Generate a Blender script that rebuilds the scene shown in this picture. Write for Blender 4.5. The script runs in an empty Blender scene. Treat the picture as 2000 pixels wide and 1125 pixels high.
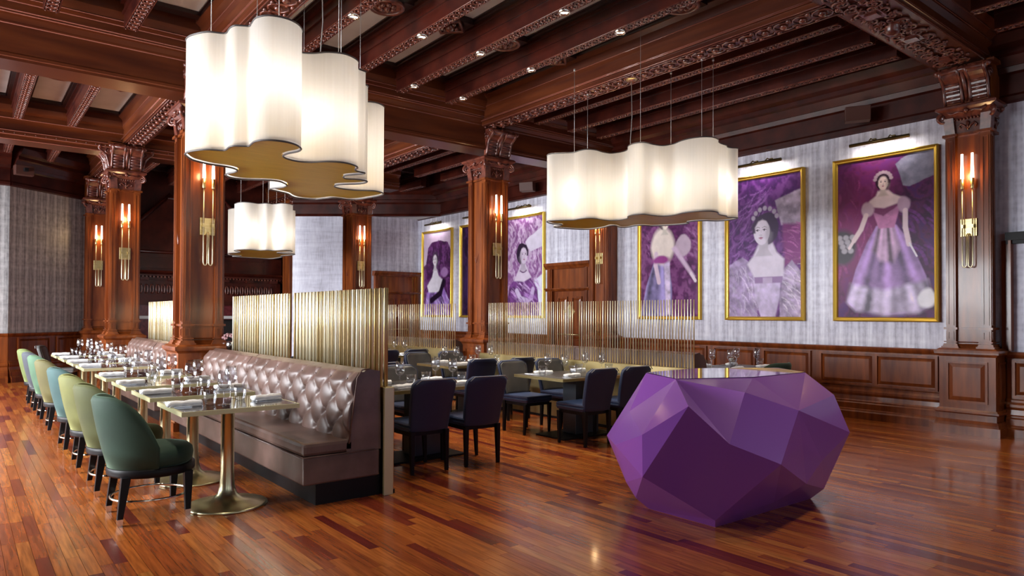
import bpy, math, random
import numpy as np
from mathutils import Matrix, Vector
random.seed(7)
S = bpy.context.scene
COL = S.collection
PI = math.pi

# ---- tuning numbers: window light left / behind, sconce, picture light, pendant bulb, downlight / fill spot, exposure
WL, WB, SCW, PLW, LPW, DLW, EXPO = 390, 14, 6, 5, 3.3, 120, 0.14
# ------------------------------------------------------------------ camera, world, lights, exposure
cam = bpy.data.cameras.new('camera')
cam_o = bpy.data.objects.new('camera', cam); COL.objects.link(cam_o)
_yaw, _pit, _rol = math.radians(38.711), math.radians(.8126), math.radians(.2409)
_fw = Vector((math.sin(_yaw)*math.cos(_pit), math.cos(_yaw)*math.cos(_pit), math.sin(_pit)))
_r = Vector((math.cos(_yaw), -math.sin(_yaw), 0)); _u = _r.cross(_fw)
_r2 = _r*math.cos(_rol) + _u*math.sin(_rol); _u2 = _u*math.cos(_rol) - _r*math.sin(_rol)
_m = Matrix((_r2, _u2, -_fw)).transposed().to_4x4(); _m.translation = (0, 0, 1.35)
cam_o.matrix_world = _m
cam.sensor_width = 36; cam.lens = 36*1350.6/2000; cam.shift_y = 33.1/2000
cam.clip_start = .05
S.camera = cam_o

w = bpy.data.worlds.new('world'); S.world = w; w.use_nodes = True
w.node_tree.nodes['Background'].inputs[0].default_value = (.75, .85, 1, 1)
w.node_tree.nodes['Background'].inputs[1].default_value = 1.0

def area(name, loc, target, sx, sy, power, color=(1, 1, 1), spread=180):
    l = bpy.data.lights.new(name, 'AREA'); l.shape = 'RECTANGLE'; l.size = sx; l.size_y = sy
    l.energy = power; l.color = color; l.spread = math.radians(spread)
    o = bpy.data.objects.new(name, l); COL.objects.link(o); o.location = loc
    o.rotation_euler = (Vector(target)-Vector(loc)).to_track_quat('-Z', 'Y').to_euler()
    return o
# daylight through the windows of the left wall and of the wall behind the camera
for wy in (7.0, 10.6, 14.2):
    area('window_daylight', (-3.62, wy, 2.1), (0, wy, 1.2), 2.4, 2.7, WL, (.93, .96, 1), 125)
for wx in (-1.6, 2.6, 6.8):
    area('window_daylight', (wx, -3.12, 2.1), (wx, 0, 1.9), 2.4, 2.7, WB, (.93, .96, 1))
S.view_settings.view_transform = 'Standard'; S.view_settings.look = 'None'
S.view_settings.gamma = 1; S.view_settings.use_curve_mapping = False
S.view_settings.exposure = EXPO

# ------------------------------------------------------------------ materials
def nd(t, typ, **kw):
    n = t.nodes.new(typ)
    for k, v in kw.items(): setattr(n, k, v)
    return n
def mat(name, col, rough=.5, metal=0, **kw):
    m = bpy.data.materials.new(name); m.use_nodes = True
    b = m.node_tree.nodes['Principled BSDF']
    b.inputs['Base Color'].default_value = (*col, 1); b.inputs['Roughness'].default_value = rough
    b.inputs['Metallic'].default_value = metal
    for k, v in kw.items(): b.inputs[k].default_value = v
    return m
def noise_col(m, c1, c2, scale, stretch=(1, 1, 1), detail=6, bump=0, rough_var=0, dist=.0, lo=.3, hi=.7):
    """blend two colours with stretched noise in object space"""
    t = m.node_tree; b = t.nodes['Principled BSDF']
    tc = nd(t, 'ShaderNodeTexCoord'); mp = nd(t, 'ShaderNodeMapping'); mp.inputs['Scale'].default_value = stretch
    nz = nd(t, 'ShaderNodeTexNoise'); nz.inputs['Scale'].default_value = scale; nz.inputs['Detail'].default_value = detail
    nz.inputs['Distortion'].default_value = dist
    t.links.new(tc.outputs['Object'], mp.inputs[0]); t.links.new(mp.outputs[0], nz.inputs['Vector'])
    cr = nd(t, 'ShaderNodeValToRGB'); cr.color_ramp.elements[0].color = (*c1, 1); cr.color_ramp.elements[1].color = (*c2, 1)
    cr.color_ramp.elements[0].position = lo; cr.color_ramp.elements[1].position = hi
    t.links.new(nz.outputs['Fac'], cr.inputs[0]); t.links.new(cr.outputs[0], b.inputs['Base Color'])
    if bump:
        bp = nd(t, 'ShaderNodeBump'); bp.inputs['Strength'].default_value = bump; bp.inputs['Distance'].default_value = .01
        t.links.new(nz.outputs['Fac'], bp.inputs['Height']); t.links.new(bp.outputs[0], b.inputs['Normal'])
    return m
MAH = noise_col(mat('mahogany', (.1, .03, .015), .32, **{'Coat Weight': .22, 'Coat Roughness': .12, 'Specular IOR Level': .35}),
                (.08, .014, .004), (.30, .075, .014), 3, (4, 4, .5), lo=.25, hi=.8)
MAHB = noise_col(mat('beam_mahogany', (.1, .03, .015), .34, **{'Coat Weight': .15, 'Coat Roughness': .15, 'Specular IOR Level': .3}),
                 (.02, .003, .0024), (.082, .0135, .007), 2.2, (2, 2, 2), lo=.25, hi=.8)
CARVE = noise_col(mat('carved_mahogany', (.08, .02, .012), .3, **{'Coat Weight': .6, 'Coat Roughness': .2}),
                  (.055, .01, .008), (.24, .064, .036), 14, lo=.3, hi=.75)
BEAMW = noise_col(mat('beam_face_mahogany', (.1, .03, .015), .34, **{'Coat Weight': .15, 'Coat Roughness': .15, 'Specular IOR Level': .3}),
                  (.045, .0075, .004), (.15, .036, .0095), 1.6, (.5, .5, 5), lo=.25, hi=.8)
COFF = mat('coffer_dark_wood', (.018, .0035, .003), .35, 0, **{'Coat Weight': .3})
BEAD = mat('highlight_bead_wood', (.3, .1, .07), .16, 0, **{'Coat Weight': 1, 'Coat Roughness': .06})  # lighter than the beams: edge highlights put into the colour
BRASS = noise_col(mat('brushed_brass', (.7, .55, .25), .3, 1), (.62, .48, .2), (.78, .64, .34), 6, (1, 1, 12))
ROD = mat('pale_brass_rod', (.86, .76, .50), .34, .7)
_t = ROD.node_tree; _oi = _t.nodes.new('ShaderNodeObjectInfo'); _cr = _t.nodes.new('ShaderNodeValToRGB')
_cr.color_ramp.elements[0].color = (.42, .28, .10, 1); _cr.color_ramp.elements[1].color = (.93, .88, .70, 1); _cr.color_ramp.elements[1].position = .9
_q = _cr.color_ramp.elements.new(.4); _q.color = (.80, .68, .42, 1)
_t.links.new(_oi.outputs['Random'], _cr.inputs[0]); _t.links.new(_cr.outputs[0], _t.nodes['Principled BSDF'].inputs['Base Color'])
TUBEBR = mat('sconce_brass', (.84, .74, .48), .3, .8)
CABLE = mat('steel_cable', (.5, .48, .46), .4, .6)
PANELBR = noise_col(mat('aged_brass_sheet', (.5, .38, .16), .38, 1), (.42, .31, .12), (.66, .53, .27), 2.5, (1, 1, .6), dist=.6)
EDGE = mat('table_edge_brass', (.6, .57, .33), .4, .35)
PED = noise_col(mat('bronze_pedestal', (.5, .47, .3), .3, 1), (.58, .54, .32), (.68, .65, .43), 8, (1, 1, .2))
BLACK = mat('black_glass_top', (.008, .006, .006), .08, 0, **{'Specular IOR Level': .3})
EBONY = mat('ebonised_wood', (.008, .007, .008), .42, 0, **{'Specular IOR Level': .18})
CHROME = mat('polished_cap', (.78, .73, .64), .18, 1)
STEEL = mat('blue_steel_pedestal', (.06, .07, .085), .35, .4)
GOLD = mat('gilt_frame', (.78, .5, .07), .3, .75)
BRONZE = mat('picture_light_bronze', (.16, .11, .04), .35, .9)
LEATHER = noise_col(mat('mauve_brown_leather', (.13, .085, .08), .4, **{'Coat Weight': .08, 'Coat Roughness': .3}),
                    (.085, .047, .036), (.165, .098, .082), 5, bump=.08)
NAVY = mat('navy_upholstery', (.007, .014, .048), .5, 0, **{'Sheen Weight': .3, 'Sheen Tint': (.35, .5, .9, 1), 'Sheen Roughness': .4})
GREYL = noise_col(mat('charcoal_leather', (.05, .047, .045), .42), (.045, .042, .04), (.065, .06, .057), 8)
GREYF = mat('pale_grey_leather', (.2, .2, .2), .5)
LINEN = noise_col(mat('white_linen', (.8, .8, .82), .8), (.84, .84, .86), (.92, .92, .93), 60, bump=.2)
SILVER = mat('cutlery_steel', (.62, .62, .64), .14, 1)
PURPLE = mat('purple_lacquer', (.22, .06, .36), .4, .12, **{'Coat Weight': .35, 'Coat Roughness': .12})
PURPTOP = mat('purple_gloss_top', (.13, .04, .2), .1, .35, **{'Coat Weight': 1, 'Coat Roughness': .02})
PLASTER = noise_col(mat('white_ceiling_panel', (.6, .62, .62), .8), (.55, .57, .57), (.66, .68, .68), 3)
SPK = mat('speaker_brown', (.07, .02, .012), .6)
DARK = mat('dark_void', (.01, .008, .008), .7)
MARBLE = mat('pale_marble_strip', (.6, .6, .6), .3)
REDM = noise_col(mat('red_marble', (.1, .015, .02), .2), (.06, .008, .014), (.16, .03, .035), 6, dist=2)

def glass_mat():
    """thin clear glass: mostly transparent, mirror-like at grazing angles"""
    m = bpy.data.materials.new('clear_glass'); m.use_nodes = True; t = m.node_tree
    t.nodes.remove(t.nodes['Principled BSDF']); out = t.nodes['Material Output']
    lw = nd(t, 'ShaderNodeLayerWeight'); lw.inputs[0].default_value = .5
    pw = nd(t, 'ShaderNodeMath', operation='POWER'); pw.inputs[1].default_value = 2.6; t.links.new(lw.outputs['Facing'], pw.inputs[0])
    sc_ = nd(t, 'ShaderNodeMath', operation='MULTIPLY_ADD'); sc_.inputs[1].default_value = .8; sc_.inputs[2].default_value = .09; t.links.new(pw.outputs[0], sc_.inputs[0])
    tr = nd(t, 'ShaderNodeBsdfTransparent'); tr.inputs[0].default_value = (.95, .96, .98, 1)
    gl = nd(t, 'ShaderNodeBsdfGlossy'); gl.inputs[0].default_value = (1, 1, 1, 1); gl.inputs[1].default_value = .03
    mx = nd(t, 'ShaderNodeMixShader'); t.links.new(sc_.outputs[0], mx.inputs[0])
    t.links.new(tr.outputs[0], mx.inputs[1]); t.links.new(gl.outputs[0], mx.inputs[2]); t.links.new(mx.outputs[0], out.inputs[0])
    return m
GLASS = glass_mat()

def emit_mat(name, col, strength):
    m = bpy.data.materials.new(name); m.use_nodes = True
    b = m.node_tree.nodes['Principled BSDF']
    b.inputs['Base Color'].default_value = (.8, .8, .8, 1)
    b.inputs['Emission Color'].default_value = (*col, 1); b.inputs['Emission Strength'].default_value = strength
    return m
TUBE = emit_mat('opal_lit_tube', (1, .84, .7), 3.2)
LENS = emit_mat('downlight_lens', (1, .93, .85), 5)

def shade_mat():
    """white silk: diffuse + translucent, with faint vertical thread"""
    m = bpy.data.materials.new('white_silk_shade'); m.use_nodes = True; t = m.node_tree
    t.nodes.remove(t.nodes['Principled BSDF']); out = t.nodes['Material Output']
    tc = nd(t, 'ShaderNodeTexCoord'); mp = nd(t, 'ShaderNodeMapping'); mp.inputs['Scale'].default_value = (9, 9, .25)
    nz = nd(t, 'ShaderNodeTexNoise'); nz.inputs['Scale'].default_value = 6; nz.inputs['Detail'].default_value = 5
    cr = nd(t, 'ShaderNodeValToRGB'); cr.color_ramp.elements[0].color = (.80, .77, .73, 1); cr.color_ramp.elements[1].color = (.90, .88, .85, 1)
    t.links.new(tc.outputs['Object'], mp.inputs[0]); t.links.new(mp.outputs[0], nz.inputs['Vector']); t.links.new(nz.outputs['Fac'], cr.inputs[0])
    d = nd(t, 'ShaderNodeBsdfDiffuse'); tr = nd(t, 'ShaderNodeBsdfTranslucent'); mx = nd(t, 'ShaderNodeMixShader')
    mx.inputs[0].default_value = .55
    t.links.new(cr.outputs[0], d.inputs[0]); t.links.new(cr.outputs[0], tr.inputs[0])
    t.links.new(d.outputs[0], mx.inputs[1]); t.links.new(tr.outputs[0], mx.inputs[2]); t.links.new(mx.outputs[0], out.inputs[0])
    return m
SHADE = shade_mat()
UNDER = noise_col(mat('gold_underside', (.6, .4, .02), .4, .05), (.55, .35, .012), (.7, .46, .03), 3, (1, 14, 1))

def velvet(name, col):
    col = tuple(c*.52 for c in col)
    m = mat(name, col, .75, 0, **{'Sheen Weight': .55, 'Sheen Roughness': .35, 'Sheen Tint': (min(1, col[0]*4+.25), min(1, col[1]*4+.25), min(1, col[2]*4+.2), 1)})
    d = tuple(c*.75 for c in col)
    return noise_col(m, d, tuple(c*1.2 for c in col), 4)

def floor_mat():
    m = bpy.data.materials.new('jatoba_planks'); m.use_nodes = True; t = m.node_tree; b = t.nodes['Principled BSDF']
    g = nd(t, 'ShaderNodeNewGeometry'); oi = nd(t, 'ShaderNodeObjectInfo')
    ad = nd(t, 'ShaderNodeMath', operation='ADD'); fr = nd(t, 'ShaderNodeMath', operation='FRACT')
    t.links.new(g.outputs['Random Per Island'], ad.inputs[0]); t.links.new(oi.outputs['Random'], ad.inputs[1]); t.links.new(ad.outputs[0], fr.inputs[0])
    cr = nd(t, 'ShaderNodeValToRGB'); e = cr.color_ramp.elements
    e[0].position = 0; e[0].color = (.11, .012, .008, 1); e[1].position = 1; e[1].color = (.40, .14, .028, 1)
    for p, c in ((.1, (.17, .026, .01)), (.18, (.245, .054, .012)), (.55, (.305, .077, .014)), (.85, (.355, .098, .018))):
        q = e.new(p); q.color = (*c, 1)
    t.links.new(fr.outputs[0], cr.inputs[0])
    mp = nd(t, 'ShaderNodeMapping'); mp.inputs['Scale'].default_value = (60, 3.5, 1)
    cmb = nd(t, 'ShaderNodeCombineXYZ'); mul = nd(t, 'ShaderNodeMath', operation='MULTIPLY'); mul.inputs[1].default_value = 40
    t.links.new(fr.outputs[0], mul.inputs[0]); t.links.new(mul.outputs[0], cmb.inputs[2])
    va = nd(t, 'ShaderNodeVectorMath', operation='ADD')
    t.links.new(g.outputs['Position'], mp.inputs[0]); t.links.new(mp.outputs[0], va.inputs[0]); t.links.new(cmb.outputs[0], va.inputs[1])
    nz = nd(t, 'ShaderNodeTexNoise'); nz.inputs['Scale'].default_value = 1; nz.inputs['Detail'].default_value = 5
    t.links.new(va.outputs[0], nz.inputs['Vector'])
    r2 = nd(t, 'ShaderNodeValToRGB'); r2.color_ramp.elements[0].position = .3; r2.color_ramp.elements[0].color = (.62, .56, .5, 1)
    r2.color_ramp.elements[1].position = .7; r2.color_ramp.elements[1].color = (1.25, 1.25, 1.25, 1)
    t.links.new(nz.outputs['Fac'], r2.inputs[0])
    mx = nd(t, 'ShaderNodeMixRGB', blend_type='MULTIPLY'); mx.inputs[0].default_value = 1
    t.links.new(cr.outputs[0], mx.inputs[1]); t.links.new(r2.outputs[0], mx.inputs[2]); t.links.new(mx.outputs[0], b.inputs['Base Color'])
    b.inputs['Roughness'].default_value = .27; b.inputs['Specular IOR Level'].default_value = .4; b.inputs['Coat Weight'].default_value = .2; b.inputs['Coat Roughness'].default_value = .08
    return m
FLOORM = floor_mat()

def wallpaper(name, dark, light, tint):
    """silvery damask paper: vertical bands, mirrored motifs, worn speckle; u runs along the wall"""
    m = bpy.data.materials.new(name); m.use_nodes = True; t = m.node_tree; b = t.nodes['Principled BSDF']
    g = nd(t, 'ShaderNodeNewGeometry'); sp = nd(t, 'ShaderNodeSeparateXYZ'); t.links.new(g.outputs['Position'], sp.inputs[0])
    u = nd(t, 'ShaderNodeMath', operation='ADD'); t.links.new(sp.outputs[0], u.inputs[0]); t.links.new(sp.outputs[1], u.inputs[1])
    pp = nd(t, 'ShaderNodeMath', operation='PINGPONG'); pp.inputs[1].default_value = .32; t.links.new(u.outputs[0], pp.inputs[0])
    pz = nd(t, 'ShaderNodeMath', operation='PINGPONG'); pz.inputs[1].default_value = .41; t.links.new(sp.outputs[2], pz.inputs[0])
    c1 = nd(t, 'ShaderNodeCombineXYZ'); t.links.new(pp.outputs[0], c1.inputs[0]); t.links.new(pz.outputs[0], c1.inputs[2])
    n1 = nd(t, 'ShaderNodeTexNoise'); n1.inputs['Scale'].default_value = 12; n1.inputs['Detail'].default_value = 3; t.links.new(c1.outputs[0], n1.inputs['Vector'])
    c2 = nd(t, 'ShaderNodeCombineXYZ'); t.links.new(pp.outputs[0], c2.inputs[0])
    n2 = nd(t, 'ShaderNodeTexNoise'); n2.inputs['Scale'].default_value = 12; n2.inputs['Detail'].default_value = 2; t.links.new(c2.outputs[0], n2.inputs['Vector'])
    mp = nd(t, 'ShaderNodeMapping'); mp.inputs['Scale'].default_value = (30, 30, 5); t.links.new(g.outputs['Position'], mp.inputs[0])
    n3 = nd(t, 'ShaderNodeTexNoise'); n3.inputs['Scale'].default_value = 1; n3.inputs['Detail'].default_value = 6; t.links.new(mp.outputs[0], n3.inputs['Vector'])
    a1 = nd(t, 'ShaderNodeMath', operation='MULTIPLY_ADD'); a1.inputs[1].default_value = .45; t.links.new(n1.outputs['Fac'], a1.inputs[0]); t.links.new(n2.outputs['Fac'], a1.inputs[2])
    a2 = nd(t, 'ShaderNodeMath', operation='MULTIPLY_ADD'); a2.inputs[1].default_value = .32; t.links.new(n3.outputs['Fac'], a2.inputs[0]); t.links.new(a1.outputs[0], a2.inputs[2])
    cr = nd(t, 'ShaderNodeValToRGB'); e = cr.color_ramp.elements
    mr = nd(t, 'ShaderNodeMath', operation='MULTIPLY_ADD'); mr.inputs[1].default_value = 2.0; mr.inputs[2].default_value = -1.27; t.links.new(a2.outputs[0], mr.inputs[0])
    e[0].position = .1; e[0].color = (*dark, 1); e[1].position = .9; e[1].color = (*light, 1); q = e.new(.45); q.color = (*tint, 1)
    t.links.new(mr.outputs[0], cr.inputs[0]); t.links.new(cr.outputs[0], b.inputs['Base Color'])
    b.inputs['Roughness'].default_value = .55; b.inputs['Metallic'].default_value = .1
    return m
PAPER = wallpaper('lilac_silver_damask', (.36, .345, .42), (.8, .8, .89), (.58, .57, .67))
PAPERG = wallpaper('grey_silver_damask', (.16, .16, .165), (.6, .6, .61), (.34, .34, .35))

# ------------------------------------------------------------------ mesh helpers
class MB:
    def __init__(s): s.v = []; s.f = []; s.sm = []
    def add(s, vs, fs, M=None, smooth=False):
        n = len(s.v)
        if M is not None: vs = [tuple(M @ Vector(p)) for p in vs]
        s.v += [tuple(p) for p in vs]; s.f += [tuple(i+n for i in f) for f in fs]; s.sm += [smooth]*len(fs)
        return s
    def box(s, x0, y0, z0, x1, y1, z1, M=None):
        v = [(x, y, z) for z in (z0, z1) for y in (y0, y1) for x in (x0, x1)]
        return s.add(v, [(0, 2, 3, 1), (4, 5, 7, 6), (0, 1, 5, 4), (2, 6, 7, 3), (0, 4, 6, 2), (1, 3, 7, 5)], M)
    def frust(s, x0, y0, x1, y1, z0, X0, Y0, X1, Y1, z1, M=None):
        v = [(x0, y0, z0), (x1, y0, z0), (x1, y1, z0), (x0, y1, z0), (X0, Y0, z1), (X1, Y0, z1), (X1, Y1, z1), (X0, Y1, z1)]
        return s.add(v, [(3, 2, 1, 0), (4, 5, 6, 7), (0, 1, 5, 4), (1, 2, 6, 5), (2, 3, 7, 6), (3, 0, 4, 7)], M)
    def sq(s, h0, z0, h1, z1, M=None): return s.frust(-h0, -h0, h0, h0, z0, -h1, -h1, h1, h1, z1, M)
    def lathe(s, prof, n=24, M=None, smooth=True, cap=True):
        v = []; f = []
        for r, z in prof:
            for k in range(n): a = 2*PI*k/n; v.append((r*math.cos(a), r*math.sin(a), z))
        for i in range(len(prof)-1):
            for k in range(n): f.append((i*n+k, i*n+(k+1) % n, (i+1)*n+(k+1) % n, (i+1)*n+k))
        s.add(v, f, M, smooth)
        if cap:
            b = len(s.v)-len(v)
            if prof[0][0] > 1e-5: s.f.append(tuple(b+k for k in reversed(range(n)))); s.sm.append(False)
            if prof[-1][0] > 1e-5: s.f.append(tuple(b+(len(prof)-1)*n+k for k in range(n))); s.sm.append(False)
        return s
    def tube(s, pts, r, n=8, M=None, closed=False):
        P = [Vector(p) for p in pts]; N = len(P); v = []; f = []; up = None
        rr = r if hasattr(r, '__len__') else [r]*N
        for i, p in enumerate(P):
            if closed: d = P[(i+1) % N]-P[i-1]
            else: d = P[min(i+1, N-1)]-P[max(i-1, 0)]
            d.normalize()
            if up is None: up = Vector((0, 0, 1)) if abs(d.z) < .9 else Vector((1, 0, 0))
            a = d.cross(up); a.normalize(); b2 = a.cross(d); up = b2
            for k in range(n):
                t = 2*PI*k/n; v.append(tuple(p+a*(rr[i]*math.cos(t))+b2*(rr[i]*math.sin(t))))
        for i in range(N if closed else N-1):
            j = (i+1) % N
            for k in range(n): f.append((i*n+k, i*n+(k+1) % n, j*n+(k+1) % n, j*n+k))
        if not closed: f.append(tuple(reversed(range(n)))); f.append(tuple((N-1)*n+k for k in range(n)))
        return s.add(v, f, M, True)
    def ball(s, c, r, n=8, m=5, sc=(1, 1, 1), M=None):
        v = []; f = []
        for i in range(m+1):
            t = PI*i/m
            for k in range(n):
                a = 2*PI*k/n; v.append((c[0]+sc[0]*r*math.sin(t)*math.cos(a), c[1]+sc[1]*r*math.sin(t)*math.sin(a), c[2]+sc[2]*r*math.cos(t)))
        for i in range(m):
            for k in range(n): f.append((i*n+k, (i+1)*n+k, (i+1)*n+(k+1) % n, i*n+(k+1) % n))
        return s.add(v, f, M, True)
    def sweep(s, prof, p0, p1, nrm):
        """profile [(offset along nrm, z)] swept straight from p0 to p1 (xy)"""
        n = len(prof); v = []
        for p in (p0, p1):
            for o, z in prof: v.append((p[0]+nrm[0]*o, p[1]+nrm[1]*o, z))
        f = [(i, (i+1) % n, n+(i+1) % n, n+i) for i in range(n)]
        f += [tuple(range(n)), tuple(reversed(range(n, 2*n)))]
        return s.add(v, f)
    def mesh(s, name):
        m = bpy.data.meshes.new(name); m.from_pydata(s.v, [], s.f)
        m.polygons.foreach_set('use_smooth', s.sm); m.update(); return m

def obj(name, mb, mt, parent=None, loc=(0, 0, 0), rz=0, bev=0, fix=True):
    me = mb.mesh(name) if isinstance(mb, MB) else mb
    if isinstance(mb, MB) and fix:
        import bmesh
        bm = bmesh.new(); bm.from_mesh(me); bmesh.ops.recalc_face_normals(bm, faces=bm.faces); bm.to_mesh(me); bm.free()
    if mt and not me.materials: me.materials.append(mt)
    o = bpy.data.objects.new(name, me); COL.objects.link(o)
    o.location = loc; o.rotation_euler = (0, 0, rz)
    if parent: o.parent = parent
    if bev:
        b = o.modifiers.new('bevel', 'BEVEL'); b.width = bev; b.segments = 2; b.limit_method = 'ANGLE'; b.harden_normals = False
    return o
def thing(name, label, cat, loc=(0, 0, 0), rz=0, group=None):
    o = bpy.data.objects.new(name, None); COL.objects.link(o); o.empty_display_size = .1
    o.location = loc; o.rotation_euler = (0, 0, rz); return tag(o, label, cat, group)
def tag(o, label, cat, group=None):
    o['label'] = label; o['category'] = cat
    if group: o['group'] = group
    return o
def struct(o, label=None, cat=None):
    o['kind'] = 'structure'
    if label: o['label'] = label
    if cat: o['category'] = cat
    return o
def stuff(o): o['kind'] = 'stuff'; return o
KIDS = {}
def kids(o): return [c for c in o.children]
def dup(root, loc, rz, label, group=None):
    def cp(o, par):
        c = o.copy(); COL.objects.link(c)
        if par: c.parent = par; c.matrix_parent_inverse = o.matrix_parent_inverse.copy()
        for k in o.children: cp(k, c)
        return c
    r = cp(root, None); r.location = loc; r.rotation_euler = (0, 0, rz); r['label'] = label
    if group: r['group'] = group
    return r
def T(x=0, y=0, z=0, rz=0, rx=0, ry=0, s=1):
    return Matrix.Translation((x, y, z)) @ Matrix.Rotation(rz, 4, 'Z') @ Matrix.Rotation(ry, 4, 'Y') @ Matrix.Rotation(rx, 4, 'X') @ Matrix.Scale(s, 4)
def light(name, typ, loc, power, color, parent=None, **kw):
    l = bpy.data.lights.new(name, typ); l.energy = power; l.color = color
    for k, v in kw.items(): setattr(l, k, v)
    o = bpy.data.objects.new(name, l); COL.objects.link(o); o.location = loc
    if parent: o.parent = parent
    return o
# ------------------------------------------------------------------ floor: every near plank its own part
floor = struct(obj('floor', MB().box(-3.6, -3.1, -.06, 9.6, 18.6, -.013), DARK))
PW = .066
near, rest = [], MB()
rng = random.Random(3)
allp = []
for i in range(int(13.1/PW)):
    x = -3.55+PW*i; y = -1.0-rng.random()
    while y < 18.4:
        L = rng.choice((.35, .5, .65, .8, .95, 1.1)); allp.append((x, y, min(L, 18.5-y))); y += L
def inview(x, y, L):
    for yy in (y, y+L/2, y+L):
        d = x*_fw.x+yy*_fw.y; l = x*_r.x+yy*_r.y
        if d > .5:
            px = 1000+1350.6*l/d; py = 615+1350.6*1.35/d
            if -20 < px < 2020 and py < 1140: return True
    return False
vis = sorted((p for p in allp if inview(*p)), key=lambda p: (p[2]/((p[0]+.03)**2+(p[1]+p[2]/2)**2)**1.5), reverse=True)
near = set(vis[:300])
_pm = MB().frust(.0006, .0006, PW-.0006, .9992, -.012, .001, .001, PW-.001, .999, 0).mesh('plank'); _pm.materials.append(FLOORM)
for p in allp:
    if p in near:
        o = bpy.data.objects.new('plank', _pm); COL.objects.link(o); o.parent = floor
        o.location = (p[0], p[1], 0); o.scale = (1, p[2], 1)
    else:
        rest.frust(p[0]+.0006, p[1]+.0006, p[0]+PW-.0006, p[1]+p[2]-.0006, -.012, p[0]+.001, p[1]+.001, p[0]+PW-.001, p[1]+p[2]-.001, 0)
stuff(obj('planks', rest, FLOORM, floor, fix=False))

# ------------------------------------------------------------------ wall building
WT = .952   # wainscot cap
TOP = 3.82
def wall(name, p0, p1, paper, top=5.0):
    """straight wall from p0 to p1 (room is on the left of p0->p1); paper above a panelled dado, cornice on top"""
    d = Vector((p1[0]-p0[0], p1[1]-p0[1])); L = d.length; d /= L; n = (-d.y, d.x)
    a = math.atan2(d.y, d.x)
    M = T(p0[0], p0[1], 0, a)
    wo = struct(obj(name, MB().box(0, -.15, 0, L, 0, top, M), paper))
    return wo, M, L, n
def pmesh(w, h, depth=.02):
    """raised-and-fielded panel in the xz plane, facing +y"""
    m = MB(); t = .03
    for (x0, z0, x1, z1) in ((0, 0, w, t), (0, h-t, w, h), (0, t, t, h-t), (w-t, t, w, h-t)): m.box(x0, 0, z0, x1, depth+.006, z1)
    b = .045
    v = [(t, -.004, t), (w-t, -.004, t), (w-t, -.004, h-t), (t, -.004, h-t), (t+b, depth, t+b), (w-t-b, depth, t+b), (w-t-b, depth, h-t-b), (t+b, depth, h-t-b)]
    m.add(v, [(4, 5, 6, 7), (0, 1, 5, 4), (1, 2, 6, 5), (2, 3, 7, 6), (3, 0, 4, 7)])
    return m
DADO = [(0, 0), (.11, 0), (.11, .09), (.095, .105), (.09, .12), (.075, .13), (.075, .2), (.06, .215), (.06, .23), (.045, .245), (.035, .3), (.05, .33), (.05, .36), (.03, .385), (.03, .41), (.018, .42), (.018, .88), (.03, .895), (.045, .92), (.05, WT-.01), (.03, WT), (0, WT)]
CORN = [(0, 3.80), (.05, 3.82), (.05, 3.87), (.03, 3.9), (.03, 4.12), (.07, 4.14), (.09, 4.2), (.11, 4.2), (.16, 4.3), (.2, 4.32), (.2, 4.38), (.26, 4.42), (.32, 4.52), (.32, 4.9), (0, 4.9)]
def dado(wo, p0, p1, n, panels, off=0, w=.73):
    o = obj('wainscot', MB().sweep(DADO, p0, p1, n), MAH, wo)
    d = Vector((p1[0]-p0[0], p1[1]-p0[1])); L = d.length; a = math.atan2(d.y, d.x)
    pm = None
    for s in panels:
        P = Vector(p0)+d.normalized()*s
        pm = pm or pmesh(w, .43)
        if isinstance(pm, MB): pm = pm.mesh('panel'); pm.materials.append(MAH)
        obj('panel', pm, MAH, wo, (P.x+n[0]*.018, P.y+n[1]*.018, .435), a)
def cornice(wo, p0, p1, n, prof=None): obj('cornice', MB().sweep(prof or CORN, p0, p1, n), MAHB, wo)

# right wall (paintings) runs from the far corner towards the camera, room on its left hand side (-X)
WR, M_, L_, n_ = wall('wall_right', (9.4, -3.1), (9.4, 15.75), PAPER)
dado(WR, (9.38, 2.2), (9.38, 9.2), (-1, 0), [y-2.2 for y in (3.34, 4.085, 4.955, 5.82, 6.685, 7.55)], w=.745)
dado(WR, (9.38, 10.52), (9.38, 15.66), (-1, 0), [.3, 1.16, 2.02, 2.88, 3.74, 4.4])
cornice(WR, (9.4, -3), (9.4, 15.66), (-1, 0))
# niche head to the right of the wall column
obj('niche_head', MB().box(9.30, -.6, 2.22, 9.4, 2.63, 2.31).box(9.33, -.6, 2.18, 9.4, 2.63, 2.22), EBONY, WR)
obj('niche_jamb', MB().box(9.30, 2.575, .96, 9.4, 2.6, 2.22).box(9.36, 2.6, .96, 9.4, 2.68, 2.22), MAH, WR)
dado(WR, (9.34, -2.9), (9.34, 2.62), (-1, 0), [3.9, 4.75], w=.72)
# alcove wall behind the slanting fascia
WB_, M_, L_, n_ = wall('wall_back', (9.55, 15.66), (7.6, 15.66), PAPER)
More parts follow.
